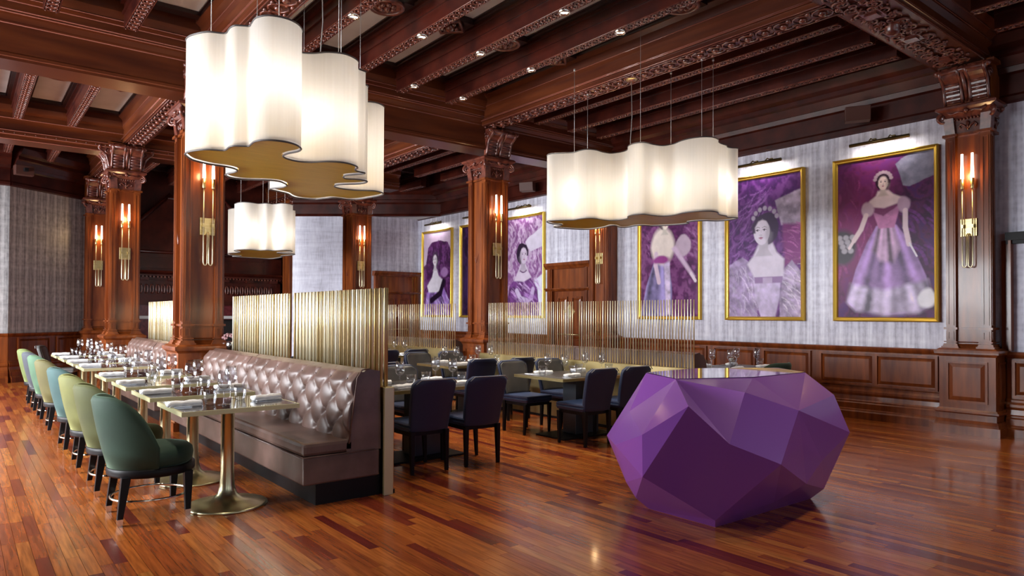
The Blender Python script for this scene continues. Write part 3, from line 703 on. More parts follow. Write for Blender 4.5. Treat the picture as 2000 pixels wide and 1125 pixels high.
# ------------------------------------------------------------------ paintings: flat prints of an anonymous sitter in violet tones
def vnoise(h, w, fy, fx, seed):
    r = np.random.RandomState(seed); g = r.rand(fy+2, fx+2)
    y = np.linspace(0, fy, h); x = np.linspace(0, fx, w); yi = y.astype(int); xi = x.astype(int)
    ty = (y-yi)[:, None]; tx = (x-xi)[None, :]; ty = ty*ty*(3-2*ty); tx = tx*tx*(3-2*tx)
    a = g[yi][:, xi]; b = g[yi][:, xi+1]; c = g[yi+1][:, xi]; d = g[yi+1][:, xi+1]
    return (a*(1-tx)+b*tx)*(1-ty)+(c*(1-tx)+d*tx)*ty
def fbm(h, w, fy, fx, seed, o=4): return sum(vnoise(h, w, fy*2**k, fx*2**k, seed+k)/2**k for k in range(o))/sum(1/2**k for k in range(o))
class Paint:
    def __init__(s, W, H, seed):
        s.W, s.H, s.seed = W, H, seed
        s.Y, s.X = np.mgrid[0:H, 0:W]; s.X = (s.X+.5)/W; s.Y = (s.Y+.5)/H*H/W     # x 0..1, y 0..H/W downwards
        s.c = np.zeros((H, W, 3)); s.n = fbm(H, W, 6, 5, seed); s.n2 = fbm(H, W, 26, 14, seed+50)
        s.wx = s.X+(fbm(H, W, 8, 6, seed+9)-.5)*.05; s.wy = s.Y+(fbm(H, W, 8, 6, seed+19)-.5)*.05
    def bg(s, a, b, c, sw=5):
        t = np.sin(sw*(s.X*2+s.n*3)+6*s.n2+s.Y*2)*.5+.5; t = t*.6+s.n2*.4
        A, B, C_ = map(np.array, (a, b, c)); t = t[..., None]
        s.c = np.where(t < .5, A+(B-A)*t*2, B+(C_-B)*(t*2-1))
    def put(s, m, col, k=1):
        m = np.clip(m, 0, 1)[..., None]*k; s.c = s.c*(1-m)+np.array(col)*m
    def ell(s, cx, cy, rx, ry, col, soft=.12, ang=0, k=1, warp=False):
        X = (s.wx if warp else s.X)-cx; Y = (s.wy if warp else s.Y)-cy; ca, sa = math.cos(ang), math.sin(ang)
        d = np.sqrt(((X*ca+Y*sa)/rx)**2+((-X*sa+Y*ca)/ry)**2); s.put((1-d)/soft+.5, col, k)
    def poly(s, P, col, soft=.008, k=1, warp=False, shade=None):
        X, Y = (s.wx, s.wy) if warp else (s.X, s.Y); inside = np.zeros(X.shape, bool); dist = np.full(X.shape, 9.)
        n = len(P)
        for i in range(n):
            (x0, y0), (x1, y1) = P[i], P[(i+1) % n]
            if y0 != y1:
                c = ((y0 > Y) != (y1 > Y)) & (X < (x1-x0)*(Y-y0)/(y1-y0)+x0); inside ^= c
            L2 = (x1-x0)**2+(y1-y0)**2; t = np.clip(((X-x0)*(x1-x0)+(Y-y0)*(y1-y0))/max(L2, 1e-9), 0, 1)
            dist = np.minimum(dist, np.hypot(X-x0-t*(x1-x0), Y-y0-t*(y1-y0)))
        m = np.clip(np.where(inside, dist, -dist)/soft+.5, 0, 1)*k
        col = np.array(col) if shade is None else np.array(col)*shade[..., None]
        s.c = s.c*(1-m[..., None])+col*m[..., None]
    def line(s, P, r, col, k=1):
        for (x0, y0), (x1, y1) in zip(P, P[1:]):
            L2 = (x1-x0)**2+(y1-y0)**2; t = np.clip(((s.X-x0)*(x1-x0)+(s.Y-y0)*(y1-y0))/max(L2, 1e-9), 0, 1)
            s.put((r-np.hypot(s.X-x0-t*(x1-x0), s.Y-y0-t*(y1-y0)))/(r*.4)+.5, col, k)
    def head(s, cx, cy, r, skin, hair, look=0):
        """three-quarter head: hair mass, bun, neck, face with shaded side, eyes, brows, nose, mouth"""
        dk = tuple(c*.38 for c in skin); md = tuple(c*.72 for c in skin); lip = (skin[0]*.5, skin[1]*.22, skin[2]*.32); f = look*.22*r
        s.ell(cx-f*1.6, cy-.05*r, 1.0*r, 1.22*r, hair, .08); s.ell(cx-f*2.6, cy-.75*r, .62*r, .55*r, hair, .1)
        s.poly([(cx-.36*r, cy+.5*r), (cx+.36*r, cy+.5*r), (cx+.4*r, cy+1.5*r), (cx+.75*r, cy+2.0*r), (cx-.75*r, cy+2.0*r), (cx-.4*r, cy+1.5*r)], md, .02)
        s.ell(cx+f, cy+.12*r, .68*r, .98*r, skin, .06); s.ell(cx+f+.02*r, cy+.75*r, .42*r, .38*r, skin, .2)
        s.ell(cx+f-math.copysign(.62*r, look if look else -1), cy+.3*r, .3*r, .75*r, dk, .9, k=.5)
        for sx in (-1, 1):
            s.poly([(cx+f*.6, cy-.78*r), (cx+f*.6+sx*.34*r, cy-.66*r), (cx+f*.6+sx*.62*r, cy-.22*r), (cx+sx*.66*r, cy+.2*r), (cx+sx*.92*r, cy+.25*r), (cx+sx*.98*r, cy-.4*r), (cx+sx*.6*r, cy-1.05*r), (cx, cy-1.15*r)], hair, .02)
            ex = cx+f*1.3+sx*.29*r
            s.line([(ex-.17*r, cy-.17*r), (ex, cy-.25*r), (ex+.17*r, cy-.18*r)], .03*r, dk, .8)
            s.ell(ex, cy+.02*r, .15*r, .085*r, md, .5); s.ell(ex, cy+.02*r, .125*r, .06*r, tuple(min(.95, c*1.1) for c in skin), .2); s.ell(ex+f*.1, cy+.015*r, .062*r, .062*r, (.02, .008, .03), .2)
            s.line([(ex-.14*r, cy-.02*r), (ex, cy-.06*r), (ex+.14*r, cy-.01*r)], .022*r, (.05, .015, .06))
        s.line([(cx+f*1.5+.03*r, cy), (cx+f*1.9+.06*r, cy+.3*r)], .02*r, md); s.line([(cx+f*1.6-.09*r, cy+.36*r), (cx+f*1.6+.09*r, cy+.37*r)], .025*r, dk, .7)
        s.ell(cx+f*1.4, cy+.58*r, .19*r, .05*r, lip, .2); s.ell(cx+f*1.4, cy+.64*r, .13*r, .05*r, tuple(c*1.25 for c in lip), .3)
    def skirt(s, P, col, ax, ay, k, ph=0, soft=.015):
        an = np.arctan2(s.X-ax, s.Y-ay+.12); sh = .72+.34*np.sin(an*k+ph+2.2*s.n)+.2*np.sin(an*k*2.3+1)+(s.n2-.5)*.35
        s.poly(P, col, soft, shade=np.clip(sh, .18, 1.5))
    def strokes(s, n, col, r, seed, box=(0, 0, 1, 1.7), k=.35, sw=.5):
        g = random.Random(seed)
        for _ in range(n):
            x, y = g.uniform(box[0], box[2]), g.uniform(box[1], box[3]); a = g.uniform(-.4, .4)+sw; mul = g.uniform(.5, 1.5); L = g.uniform(.05, .22); P = []
            for q in range(5): P.append((x, y)); x += L/4*math.cos(a); y += L/4*math.sin(a); a += g.uniform(.05, .3)
            s.line(P, r*g.uniform(.5, 1.4), tuple(min(.95, c*mul) for c in col), k)
    def finish(s):
        s.c = np.clip(s.c*(.88+.24*s.n2)[..., None], 0, .95); return s.c
DP, MG, LV, PL, WH = (.03, .005, .06), (.26, .03, .2), (.55, .42, .68), (.012, .003, .02), (.85, .78, .87)
def art_gown(p):
    p.bg((.02, .003, .035), (.10, .012, .09), (.05, .01, .13))
    p.ell(.2, .72, .3, .62, (.34, .05, .2), 1.2, .3, .6); p.strokes(40, (.3, .06, .22), .012, 4, (0, .1, .4, 1.2), .25, 1.2); p.strokes(26, (.16, .03, .24), .014, 5, (.6, .5, 1, 1.2), .3, .6)
    p.poly([(.62, .09), (.68, .03), (1.0, -.05), (1, .27), (.76, .36), (.69, .34)], (.2, .19, .27), .01, warp=True, shade=.6+.9*p.n2)
    p.ell(.06, .95, .15, .2, (.06, .05, .07), .3, warp=True)
    for q in range(9): p.ell(.02+.018*q, .84+.05*(q % 4), .032, .03, (.42, .38, .44), .5)
    p.skirt([(.42, .74), (.63, .74), (.78, .96), (.92, 1.3), (.98, 1.6), (.85, 1.68), (.5, 1.71), (.2, 1.66), (.1, 1.56), (.2, 1.2), (.32, .92)], (.46, .27, .62), .52, .6, 17)
    p.skirt([(.14, 1.36), (.5, 1.44), (.93, 1.34), (.98, 1.6), (.85, 1.68), (.5, 1.71), (.2, 1.66), (.1, 1.56)], (.66, .55, .8), .52, .6, 23, 1, .06)
    p.skirt([(.44, .74), (.6, .74), (.66, 1.0), (.6, 1.15), (.46, 1.12), (.38, 1.0)], (.66, .42, .66), .52, .55, 21, 2, .05)
    p.ell(.93, 1.53, .08, .1, (.8, .78, .86), .3, warp=True)
    p.poly([(.36, .48), (.67, .46), (.655, .6), (.61, .77), (.45, .77), (.4, .62)], (.52, .2, .42), .015, shade=.65+.7*p.n2)
    p.poly([(.36, .5), (.5, .56), (.67, .46), (.66, .54), (.5, .64), (.38, .57)], (.2, .04, .14), .015, warp=True)
    p.poly([(.44, .36), (.55, .36), (.6, .41), (.7, .46), (.69, .5), (.51, .55), (.33, .52), (.35, .46), (.42, .41)], (.84, .66, .7), .02)
    p.ell(.335, .55, .07, .085, (.6, .42, .54), .3, warp=True); p.ell(.705, .54, .065, .08, (.52, .34, .5), .3, warp=True)
    p.line([(.315, .61), (.26, .76), (.18, .88)], .026, (.82, .64, .68)); p.line([(.18, .88), (.13, .96)], .017, (.82, .66, .7)); p.line([(.72, .6), (.72, .78), (.755, .96)], .026, (.8, .62, .7))
    p.line([(.76, .95), (.83, 1.09)], .009, WH)
    p.head(.495, .265, .078, (.86, .68, .66), (.035, .012, .03))
    for q in range(9): a = math.pi*(.95-.9*q/8); p.ell(.495+.085*math.cos(a), .245-.085*math.sin(a), .02, .018, (.5, .36, .44), .5)
def art_bust(p):
    p.bg((.035, .006, .07), (.1, .015, .16), (.2, .06, .28), 8); p.strokes(90, (.3, .12, .42), .009, 8, (0, .1, .6, 1.1), .3, 2.2)
    p.poly([(.66, .3), (1, .2), (1, .66), (.74, .62), (.7, .45)], (.42, .34, .48), .02, warp=True, shade=.35+1.2*p.n2)
    p.poly([(.76, .6), (1, .62), (1, 1.1), (.78, 1.12)], (.22, .035, .2), .04, warp=True); p.strokes(40, (.4, .12, .34), .008, 9, (.72, .6, 1, 1.1), .4, .1)
    p.poly([(.0, 1.08), (.2, .98), (.34, 1.12), (.42, 1.4), (.42, 1.8), (0, 1.8)], (.36, .26, .46), .015, warp=True, shade=.3+1.3*p.n2); p.strokes(60, (.6, .5, .68), .008, 11, (0, 1.1, .4, 1.7), .35, .9)
    p.poly([(.74, 1.2), (.88, 1.06), (1, 1.2), (1, 1.8), (.72, 1.8)], (.4, .3, .48), .015, warp=True, shade=.3+1.3*p.n2); p.strokes(50, (.66, .56, .72), .008, 12, (.72, 1.1, 1, 1.7), .35, .4)
    p.poly([(.36, 1.24), (.74, 1.24), (.72, 1.5), (.66, 1.75), (.46, 1.75), (.38, 1.5)], (.58, .47, .7), .02, shade=.7+.6*p.n2)
    p.poly([(.43, .84), (.62, .82), (.68, .95), (.78, 1.04), (.77, 1.26), (.38, 1.27), (.27, 1.08), (.36, .98)], (.7, .62, .76), .03)
    p.poly([(.37, 1.25), (.76, 1.25), (.75, 1.33), (.38, 1.33)], (.3, .18, .38), .012); p.poly([(.49, 1.26), (.62, 1.26), (.62, 1.33), (.49, 1.33)], (.5, .38, .58), .008)
    p.head(.5, .66, .165, (.72, .64, .78), (.045, .02, .07), -.7)
    for q in range(7): a = math.pi*(.9-.8*q/6); p.ell(.52+.17*math.cos(a), .55-.16*math.sin(a), .028, .03, (.4, .33, .46), .4)
def art_stand(p):
    p.bg((.04, .005, .05), (.12, .02, .12), (.24, .08, .24)); p.strokes(40, (.34, .16, .36), .012, 14, (0, .2, 1, .9), .25, .7); p.ell(.75, .75, .13, .14, (.5, .38, .5), .15, warp=True)
    p.skirt([(.24, .95), (.5, .95), (.56, 1.3), (.56, 1.72), (.0, 1.72), (.1, 1.3)], (.34, .28, .6), .38, .6, 15)
    p.ell(.4, .74, .2, .26, (.78, .68, .64), .25, warp=True); p.poly([(.55, .78), (.62, .74), (.95, 1.18), (.92, 1.22)], (.6, .44, .62), .03); p.line([(.88, 1.14), (.95, 1.24)], .022, (.72, .6, .72))
    p.line([(.28, .84), (.27, 1.0), (.33, 1.24)], .035, (.66, .5, .64)); p.poly([(.42, .95), (.52, .95), (.54, 1.7), (.46, 1.7)], (.6, .5, .72), .02, shade=.5+p.n2)
    p.ell(.37, .93, .15, .05, (.3, .05, .26), .5, warp=True); p.head(.43, .4, .09, (.82, .74, .68), (.06, .02, .06), .5)
def art_side(p):
    p.bg((.14, .03, .15), (.32, .16, .36), (.6, .48, .64), 7); p.strokes(70, (.62, .46, .66), .012, 21, (0, 0, 1, .9), .3, 1.0)
    p.poly([(.52, .42), (1, .18), (1, .52), (.66, .62)], (.62, .56, .7), .01, warp=True); p.poly([(.78, 1.1), (1, 1.0), (1, 1.7), (.82, 1.7)], (.66, .64, .78), .02, warp=True)
    p.poly([(.08, 1.2), (.28, 1.04), (.66, 1.04), (.84, 1.25), (.92, 1.75), (.0, 1.75)], (.12, .035, .16), .02, warp=True, shade=.3+1.6*p.n2); p.strokes(60, (.5, .32, .6), .011, 22, (.08, 1.08, .85, 1.7), .4, .5)
    p.poly([(.4, .82), (.55, .82), (.62, .95), (.7, 1.05), (.5, 1.12), (.22, 1.1), (.3, .98)], (.6, .5, .64), .02); p.line([(.3, 1.28), (.4, 1.42), (.58, 1.46)], .05, (.5, .4, .6)); p.line([(.74, 1.26), (.7, 1.4), (.56, 1.47)], .045, (.46, .34, .56)); p.strokes(14, (.3, .14, .4), .012, 25, (.3, 1.3, .7, 1.45), .5, .4)
    p.head(.47, .64, .15, (.58, .48, .62), (.02, .008, .03), .6)
    for q in range(9): p.ell(.4+.02*q, .93+.03*math.sin(q*.4), .012, .012, (.08, .02, .1), .4)
def art_seated(p):
    p.bg((.03, .006, .04), (.08, .012, .09), (.2, .06, .24)); p.poly([(0, 0), (1, 0), (1, .4), (.88, .22), (.55, .16), (.3, .2), (.16, .3), (.1, .62), (0, .66)], (.6, .46, .64), .012, warp=True); p.strokes(40, (.3, .1, .36), .012, 31, (.3, .2, .9, .9), .3, 1.4)
    p.skirt([(.12, 1.2), (.35, 1.0), (.68, 1.0), (.9, 1.3), (.97, 1.75), (.0, 1.75)], (.32, .16, .52), .45, .7, 14); p.strokes(60, (.5, .36, .7), .014, 32, (.05, 1.2, .9, 1.7), .4, .7)
    p.poly([(.38, .74), (.5, .74), (.56, .86), (.72, .95), (.66, 1.18), (.2, 1.18), (.14, 1.05), (.32, .88)], (.74, .68, .78), .03); p.line([(.74, .98), (.62, 1.2), (.3, 1.34)], .06, PL)
    p.ell(.76, .8, .12, .1, (.4, .2, .48), .3, warp=True); p.head(.43, .53, .115, (.78, .7, .78), (.07, .03, .08), -.3)
def art_dark(p):
    p.bg(PL, (.025, .006, .04), (.06, .02, .1)); p.ell(.5, 1.1, .4, .5, (.04, .015, .08), .4); p.head(.5, .5, .12, (.16, .1, .2), PL)
def painting(y0, y1, art, res, seed, label):
    z0, z1 = 1.283, 3.468; wd = y1-y0; hh = z1-z0; f = .055
    t = thing('painting', label, 'painting', (9.4, (y0+y1)/2, z0), 0, 'violet portraits on the right wall')
    fr = MB(); PR = [(0, 0), (.07, 0), (.075, .012), (.06, .03), (.055, .045), (.03, f), (0, f)]
    def loop(o): return [(-wd/2+o, o), (wd/2-o, o), (wd/2-o, hh-o), (-wd/2+o, hh-o)]
    v = []; n = len(PR)
    for (dpt, o) in PR:
        for (a, b) in loop(o): v.append((-dpt, a, b))
    F = [(i*4+k, i*4+(k+1) % 4, (i+1)*4+(k+1) % 4, (i+1)*4+k) for i in range(n-1) for k in range(4)]
    obj('frame', fr.add(v, F), GOLD, t)
    W = res; H = int(res*(hh-2*f)/(wd-2*f)); p = Paint(W+1, H+1, seed); art(p); c = p.finish()
    # the print: seen from the room, image x runs towards -Y (left in view = larger Y)
    ys = np.linspace(wd/2-f, -wd/2+f, W+1); zs = np.linspace(hh-f, f, H+1)
    yy, zz = np.meshgrid(ys, zs); vv = np.stack([np.full(yy.size, -.03), yy.ravel(), zz.ravel()], 1)
    idx = np.arange((H+1)*(W+1)).reshape(H+1, W+1)
    ff = np.stack([idx[:-1, :-1], idx[1:, :-1], idx[1:, 1:], idx[:-1, 1:]], -1).reshape(-1, 4)
    me = bpy.data.meshes.new('print'); me.from_pydata(vv.tolist(), [], ff.tolist())
    ca = me.color_attributes.new('print_colour', 'FLOAT_COLOR', 'POINT')
    ca.data.foreach_set('color', np.concatenate([c.reshape(-1, 3), np.ones((c.shape[0]*c.shape[1], 1))], 1).astype(np.float32).ravel())
    obj('print', me, PRINT, t); return t
PRINT = mat('portrait_print', (.2, .1, .2), .4, 0, **{'Specular IOR Level': .22})
_a = nd(PRINT.node_tree, 'ShaderNodeVertexColor'); _a.layer_name = 'print_colour'
PRINT.node_tree.links.new(_a.outputs[0], PRINT.node_tree.nodes['Principled BSDF'].inputs['Base Color'])
painting(3.33, 4.63, art_gown, 150, 1, 'rightmost gilt-framed violet print of a standing lady in a wide ball gown')
painting(5.055, 6.34, art_bust, 120, 2, 'gilt-framed violet print of a large bare-shouldered lady looking left, second from the right')
painting(6.81, 8.115, art_stand, 90, 3, 'gilt-framed violet print half hidden under the right-hand hanging lamp, lady reaching right')
painting(10.63, 11.94, art_side, 90, 4, 'gilt-framed pale violet print just right of the orange-lit standalone column')
painting(12.36, 13.66, art_dark, 50, 5, 'nearly black gilt-framed print mostly hidden behind the standalone column')
painting(14.02, 15.39, art_seated, 80, 6, 'farthest gilt-framed violet print beside the alcove door')
pl0 = thing('picture_light', 'bronze picture light above the rightmost painting', 'picture light', (9.4, 3.98, 0), 0, 'picture lights above the paintings')
obj('tube_hood', MB().tube([(-.17, -.37, 3.61), (-.17, .37, 3.61)], .022, 10), BRONZE, pl0)
for s in (-1, 1): obj('arm', MB().tube([(-.17, s*.12, 3.63), (-.12, s*.12, 3.67), (0, s*.12, 3.66)], .009, 6).box(-.02, s*.12-.02, 3.63, 0, s*.12+.02, 3.69), BRONZE, pl0)
PLY = [3.98, 5.7, 7.46, 11.28, 13.0, 14.7]
for y, lb in zip(PLY[1:], ('second painting from the right', 'painting under the right-hand lamp', 'painting right of the standalone column', 'dark painting behind the standalone column', 'farthest painting by the alcove door')):
    dup(pl0, (9.4, y, 0), 0, 'bronze picture light above the '+lb)
for y in PLY: area('picture_lamp', (9.22, y, 3.585), (9.40, y, 3.30), .66, .03, PLW, (1, .95, .88))

# ------------------------------------------------------------------ cloud pendant lamps
L1 = [(1.26, 5.35), (1.27, 5.25), (1.34, 5.11), (1.43, 5.08), (1.46, 5.06), (1.45, 4.97), (1.45, 4.93), (1.46, 4.88), (1.51, 4.85), (1.55, 4.83), (1.54, 4.77), (1.53, 4.66), (1.58, 4.57), (1.69, 4.54), (1.79, 4.58), (1.86, 4.67), (1.87, 4.76), (1.83, 4.86), (1.83, 4.97), (1.89, 5.04), (1.99, 5.08), (2.08, 5.04), (2.16, 4.93), (2.27, 4.88), (2.38, 4.92), (2.44, 4.98), (2.45, 5.07), (2.5, 5.12), (2.59, 5.14), (2.57, 5.2), (2.49, 5.32), (2.51, 5.41), (2.56, 5.47), (2.67, 5.41), (2.77, 5.45), (2.77, 5.59), (2.61, 5.75), (2.63, 5.86), (2.71, 5.92), (2.86, 5.92), (3.02, 5.81), (3.16, 5.89), (3.19, 6.02), (3.15, 6.24), (3.12, 6.37), (3.04, 6.45), (2.94, 6.42), (2.87, 6.44), (2.84, 6.52), (2.78, 6.67), (2.62, 6.69), (2.53, 6.61), (2.46, 6.5), (2.33, 6.43), (2.23, 6.38), (2.23, 6.33), (2.3, 6.2), (2.29, 6.07), (2.17, 5.93), (2.06, 5.95), (1.92, 6.05), (1.84, 6.06), (1.77, 6.03), (1.72, 5.96), (1.71, 5.9), (1.75, 5.8), (1.74, 5.69), (1.68, 5.63), (1.61, 5.61), (1.5, 5.61), (1.36, 5.54), (1.29, 5.42)]
L2 = [(5.66, 6.4), (5.62, 6.29), (5.71, 6.17), (5.81, 6.06), (5.79, 5.94), (5.8, 5.83), (5.92, 5.79), (6.04, 5.82), (6.18, 5.81), (6.23, 5.7), (6.22, 5.58), (6.16, 5.5), (6.08, 5.44), (6.04, 5.37), (6.02, 5.28), (6.06, 5.18), (6.25, 5.19), (6.37, 5.16), (6.4, 5.02), (6.34, 4.88), (6.33, 4.74), (6.38, 4.61), (6.48, 4.55), (6.61, 4.57), (6.7, 4.64), (6.79, 4.67), (6.92, 4.67), (6.97, 4.71), (7.04, 4.72), (7.14, 4.66), (7.2, 4.73), (7.23, 4.86), (7.19, 4.99), (7.04, 5.06), (6.97, 5.17), (6.99, 5.31), (7.11, 5.33), (7.12, 5.42), (7.1, 5.56), (7.04, 5.67), (6.97, 5.81), (6.88, 5.82), (6.81, 5.84), (6.76, 5.93), (6.82, 6.07), (6.81, 6.14), (6.72, 6.16), (6.58, 6.08), (6.51, 6.13), (6.61, 6.32), (6.62, 6.54), (6.55, 6.65), (6.35, 6.71), (6.08, 6.74), (6.03, 6.62), (6.03, 6.49), (5.97, 6.45), (5.86, 6.5)]
L3 = [(3.91, 13.03), (3.92, 12.73), (4.06, 12.62), (4.26, 12.7), (4.33, 12.51), (4.48, 12.58), (4.55, 12.34), (4.68, 12.33), (4.8, 12.43), (4.83, 12.65), (4.67, 12.93), (4.74, 13.07), (4.96, 12.99), (5.09, 13.02), (5.1, 13.35), (5.01, 13.72), (5.13, 13.78), (5.15, 14.23), (5.11, 14.53), (4.76, 14.49), (4.57, 14.53), (4.28, 14.44), (4.37, 14.31), (4.44, 14.11), (4.15, 14.14), (4.0, 13.7), (4.15, 13.31), (4.03, 13.18)]
def smooth_loop(P, sub, it=1):
    P = [Vector(p) for p in P]; n = len(P)
    for _ in range(it): P = [P[i-1]*.1+P[i]*.8+P[(i+1) % n]*.1 for i in range(n)]
    out = []
    for i in range(n):
        p0, p1, p2, p3 = P[i-1], P[i], P[(i+1) % n], P[(i+2) % n]
        for k in range(sub):
            t = k/sub; out.append(.5*((2*p1)+(p2-p0)*t+(2*p0-5*p1+4*p2-p3)*t*t+(3*p1-p0-3*p2+p3)*t**3))
    return out
def lamp(P, label, zt, cz, cables, bulbs, canopy=None):
    P = smooth_loop(P, 4); n = len(P); zb = 2.5
    c = sum(P, Vector((0, 0)))/n
    t = thing('pendant_lamp', label, 'hanging lamp', (c.x, c.y, zb), 0, 'scalloped white silk pendant lamps')
    N = [((P[(i+1) % n]-P[i-1]).normalized()) for i in range(n)]; N = [Vector((d.y, -d.x)) for d in N]
    A = sum(P[i].x*P[(i+1) % n].y-P[(i+1) % n].x*P[i].y for i in range(n))
    if A < 0: N = [-q for q in N]
    v = [(p.x-c.x, p.y-c.y, z) for z in (0, zt) for p in P]
    obj('shade', MB().add(v, [(i, (i+1) % n, n+(i+1) % n, n+i) for i in range(n)], smooth=True), SHADE, t, fix=False)
    for z, nm in ((0, 'lower_rim'), (zt, 'upper_rim')):
        obj(nm, MB().tube([(p.x-c.x, p.y-c.y, z) for p in P], .007, 5, closed=True), RIM, t)
    m = MB(); q = [(p.x-c.x-N[i].x*.012, p.y-c.y-N[i].y*.012) for i, p in enumerate(P)]
    m.add([(x, y, .012) for x, y in q]+[(x, y, .03) for x, y in q], [tuple(range(n)), tuple(range(2*n-1, n-1, -1))]+[(i, (i+1) % n, n+(i+1) % n, n+i) for i in range(n)])
    obj('bottom_panel', m, UNDER, t)
    for (x, y, ztop) in cables:
        obj('cable', MB().tube([(x-c.x, y-c.y, zt-.05), (x-c.x, y-c.y, ztop-zb)], .0028, 5).lathe([(.012, ztop-zb-.03), (.012, ztop-zb)], 8, T(x-c.x, y-c.y)), CABLE, t)
    for (x, y, z) in bulbs:
        light('bulb', 'POINT', (x-c.x, y-c.y, z), LPW, (1, .94, .87), t, shadow_soft_size=.045)
        obj('lamp_holder', MB().tube([(x-c.x, y-c.y, .03), (x-c.x, y-c.y, z-.11)], .018, 6), BRASS, t)
    if canopy:
        x, y, z = canopy
        obj('canopy', MB().lathe([(.075, z-zb), (.075, z-zb-.012), (.02, z-zb-.02)], 20, T(x-c.x, y-c.y)), BRASS, t)
        obj('power_cord', MB().tube([(x-c.x, y-c.y, z-zb-.02), (x-c.x+.012, y-c.y, 1.3), (x-c.x-.006, y-c.y+.01, 1.0), (x-c.x, y-c.y, zt-.1)], .005, 6), CABLE, t)
    return t
RIM = mat('dark_rim', (.12, .11, .11), .4)
lamp(L1, 'large scalloped white silk hanging lamp in the left foreground', .83, 4.3, [(1.42, 5.3, CZ), (1.72, 4.75, CZ), (2.3, 5.05, CZ), (2.55, 5.55, CZ), (3.05, 6.2, CZ), (2.6, 6.5, CZ), (1.95, 5.9, CZ)],
     [(1.5, 5.3, .36), (1.68, 4.78, .42), (1.95, 5.35, .3), (2.25, 5.15, .36), (2.3, 5.75, .42), (2.9, 6.15, .36), (2.55, 6.4, .36)], (2.35, 5.5, 4.27))
lamp(L2, 'scalloped white silk hanging lamp at right, in front of the portraits', .82, 4.3, [(5.95, 6.2, 4.41), (6.43, 6.45, 4.27), (6.95, 5.5, 4.41), (6.55, 4.75, 4.27), (6.98, 4.9, 4.41), (6.2, 5.35, CZ)],
     [(5.95, 6.15, .33), (6.25, 6.5, .42), (6.45, 5.9, .36), (6.4, 5.4, .4), (6.65, 4.85, .36), (7.0, 4.85, .36), (6.9, 5.5, .36)], (6.46, 5.72, 4.27))
lamp(L3, 'farthest scalloped white silk hanging lamp, small in the distance by the fireplace', .85, 4.3, [(4.0, 12.9, CZ), (4.35, 12.75, CZ), (4.5, 12.9, CZ), (4.7, 12.6, CZ), (4.8, 13.3, CZ), (5.0, 13.4, CZ)],
     [(4.15, 12.85, .36), (4.6, 12.6, .3), (4.6, 13.4, .36), (4.95, 13.3, .4), (4.8, 14.2, .36)])

# ------------------------------------------------------------------ ceiling downlights
def downlight(x, y, label, first=[]):
    if first: return dup(first[0], (x, y, 4.41), 0, label)
    t = thing('ceiling_light', label, 'downlight', (x, y, 4.41), 0, 'downlights under the carved ribs')
    obj('housing', MB().lathe([(.062, .0), (.062, -.03), (.05, -.035), (.045, -.012)], 18, cap=False), CHROME, t)
    obj('lens', MB().lathe([(.001, -.014), (.046, -.014)], 16, cap=False), LENS, t); first.append(t)
NTH = {3.12: 'first', 3.93: 'second', 4.72: 'third', 5.52: 'fourth'}
for x, ys in ((3.12, (6.5,)), (3.93, (5.05, 6.5)), (4.72, (5.07, 6.5, 8.0)), (5.52, (5.05, 6.53, 8.02))):
    for y in ys:
        downlight(x, y, 'downlight on the %s carved rib right of the left lamp, %s one' % (NTH[x], 'nearest' if y < 6 else ('middle' if y < 7.5 else 'farthest')))
        light('downlight_and_fill_spot', 'SPOT', (x, y, 4.38), DLW, (1, .88, .72), spot_size=math.radians(70), spot_blend=.6, shadow_soft_size=.04)
# spots without cans, outside the frame and behind beams; some added to brighten tables
for x, y in ((7.2, 2.0), (5.5, 1.6), (3.9, 1.6), (2.35, 1.5), (.7, 3.9), (-.7, 6.5), (7.2, 6.5), (7.93, 4.2), (7.93, 7.8), (.7, 11.2), (3.9, 11.2), (5.5, 11.2), (7.93, 11.5), (.70, 5.2), (.70, 7.2), (1.42, 9.8), (1.42, 11.6), (5.52, 9.9), (4.72, 9.9)):
    light('downlight_and_fill_spot', 'SPOT', (x, y, 4.38), DLW, (1, .88, .72), spot_size=math.radians(70), spot_blend=.6, shadow_soft_size=.04)
# ------------------------------------------------------------------ brass rod screens
def screen(label, x, spans, z0, z1, rows, pitch, r, thick, panel_mat, ypan=None):
    y0, y1 = ypan or (spans[0][0]-.04, spans[-1][1]+.04)
    t = thing('rod_screen', label, 'screen', (x, (y0+y1)/2, 0), 0, 'brass rod screens'); yc = (y0+y1)/2
    obj('base_panel', MB().box(-thick/2, y0-yc, .0, thick/2, y1-yc, z0), panel_mat, t, bev=.004)
    obj('floor_channel', MB().box(-thick/2-.008, y0-yc, 0, thick/2+.008, y1-yc, .03), EBONY, t)
    me = MB().lathe([(r, 0), (r, z1-z0-.004), (r-.003, z1-z0)], 8, cap=True).mesh('rod'); me.materials.append(ROD)
    cnt = 0
    for (a, b) in spans:
        for k, dx in enumerate(rows):
            y = a+(pitch*.5 if k % 2 else 0)
            while y <= b+1e-6:
                obj('rod', me, None, t, (dx, y-yc, z0)); y += pitch; cnt += 1
    return t
screen('brass rod screen rising behind the nearer tufted banquette', 2.55, [(4.70, 6.54), (6.68, 8.42)], .80, 1.552, (-.018, .018), .078, .0112, .075, PANELBR, (4.648, 8.5))
screen('brass rod screen showing behind the farther banquette, left of the near column', 2.55, [(9.35, 11.1), (11.25, 13.0)], .80, 1.54, (-.018, .018), .075, .0105, .075, PANELBR)
screen('brass rod screen over the dark tables, its right end behind the purple desk', 6.14, [(4.55, 6.3), (6.42, 8.24)], .78, 1.523, (0,), .0405, .0062, .07, PANELBR, (4.5, 8.4))
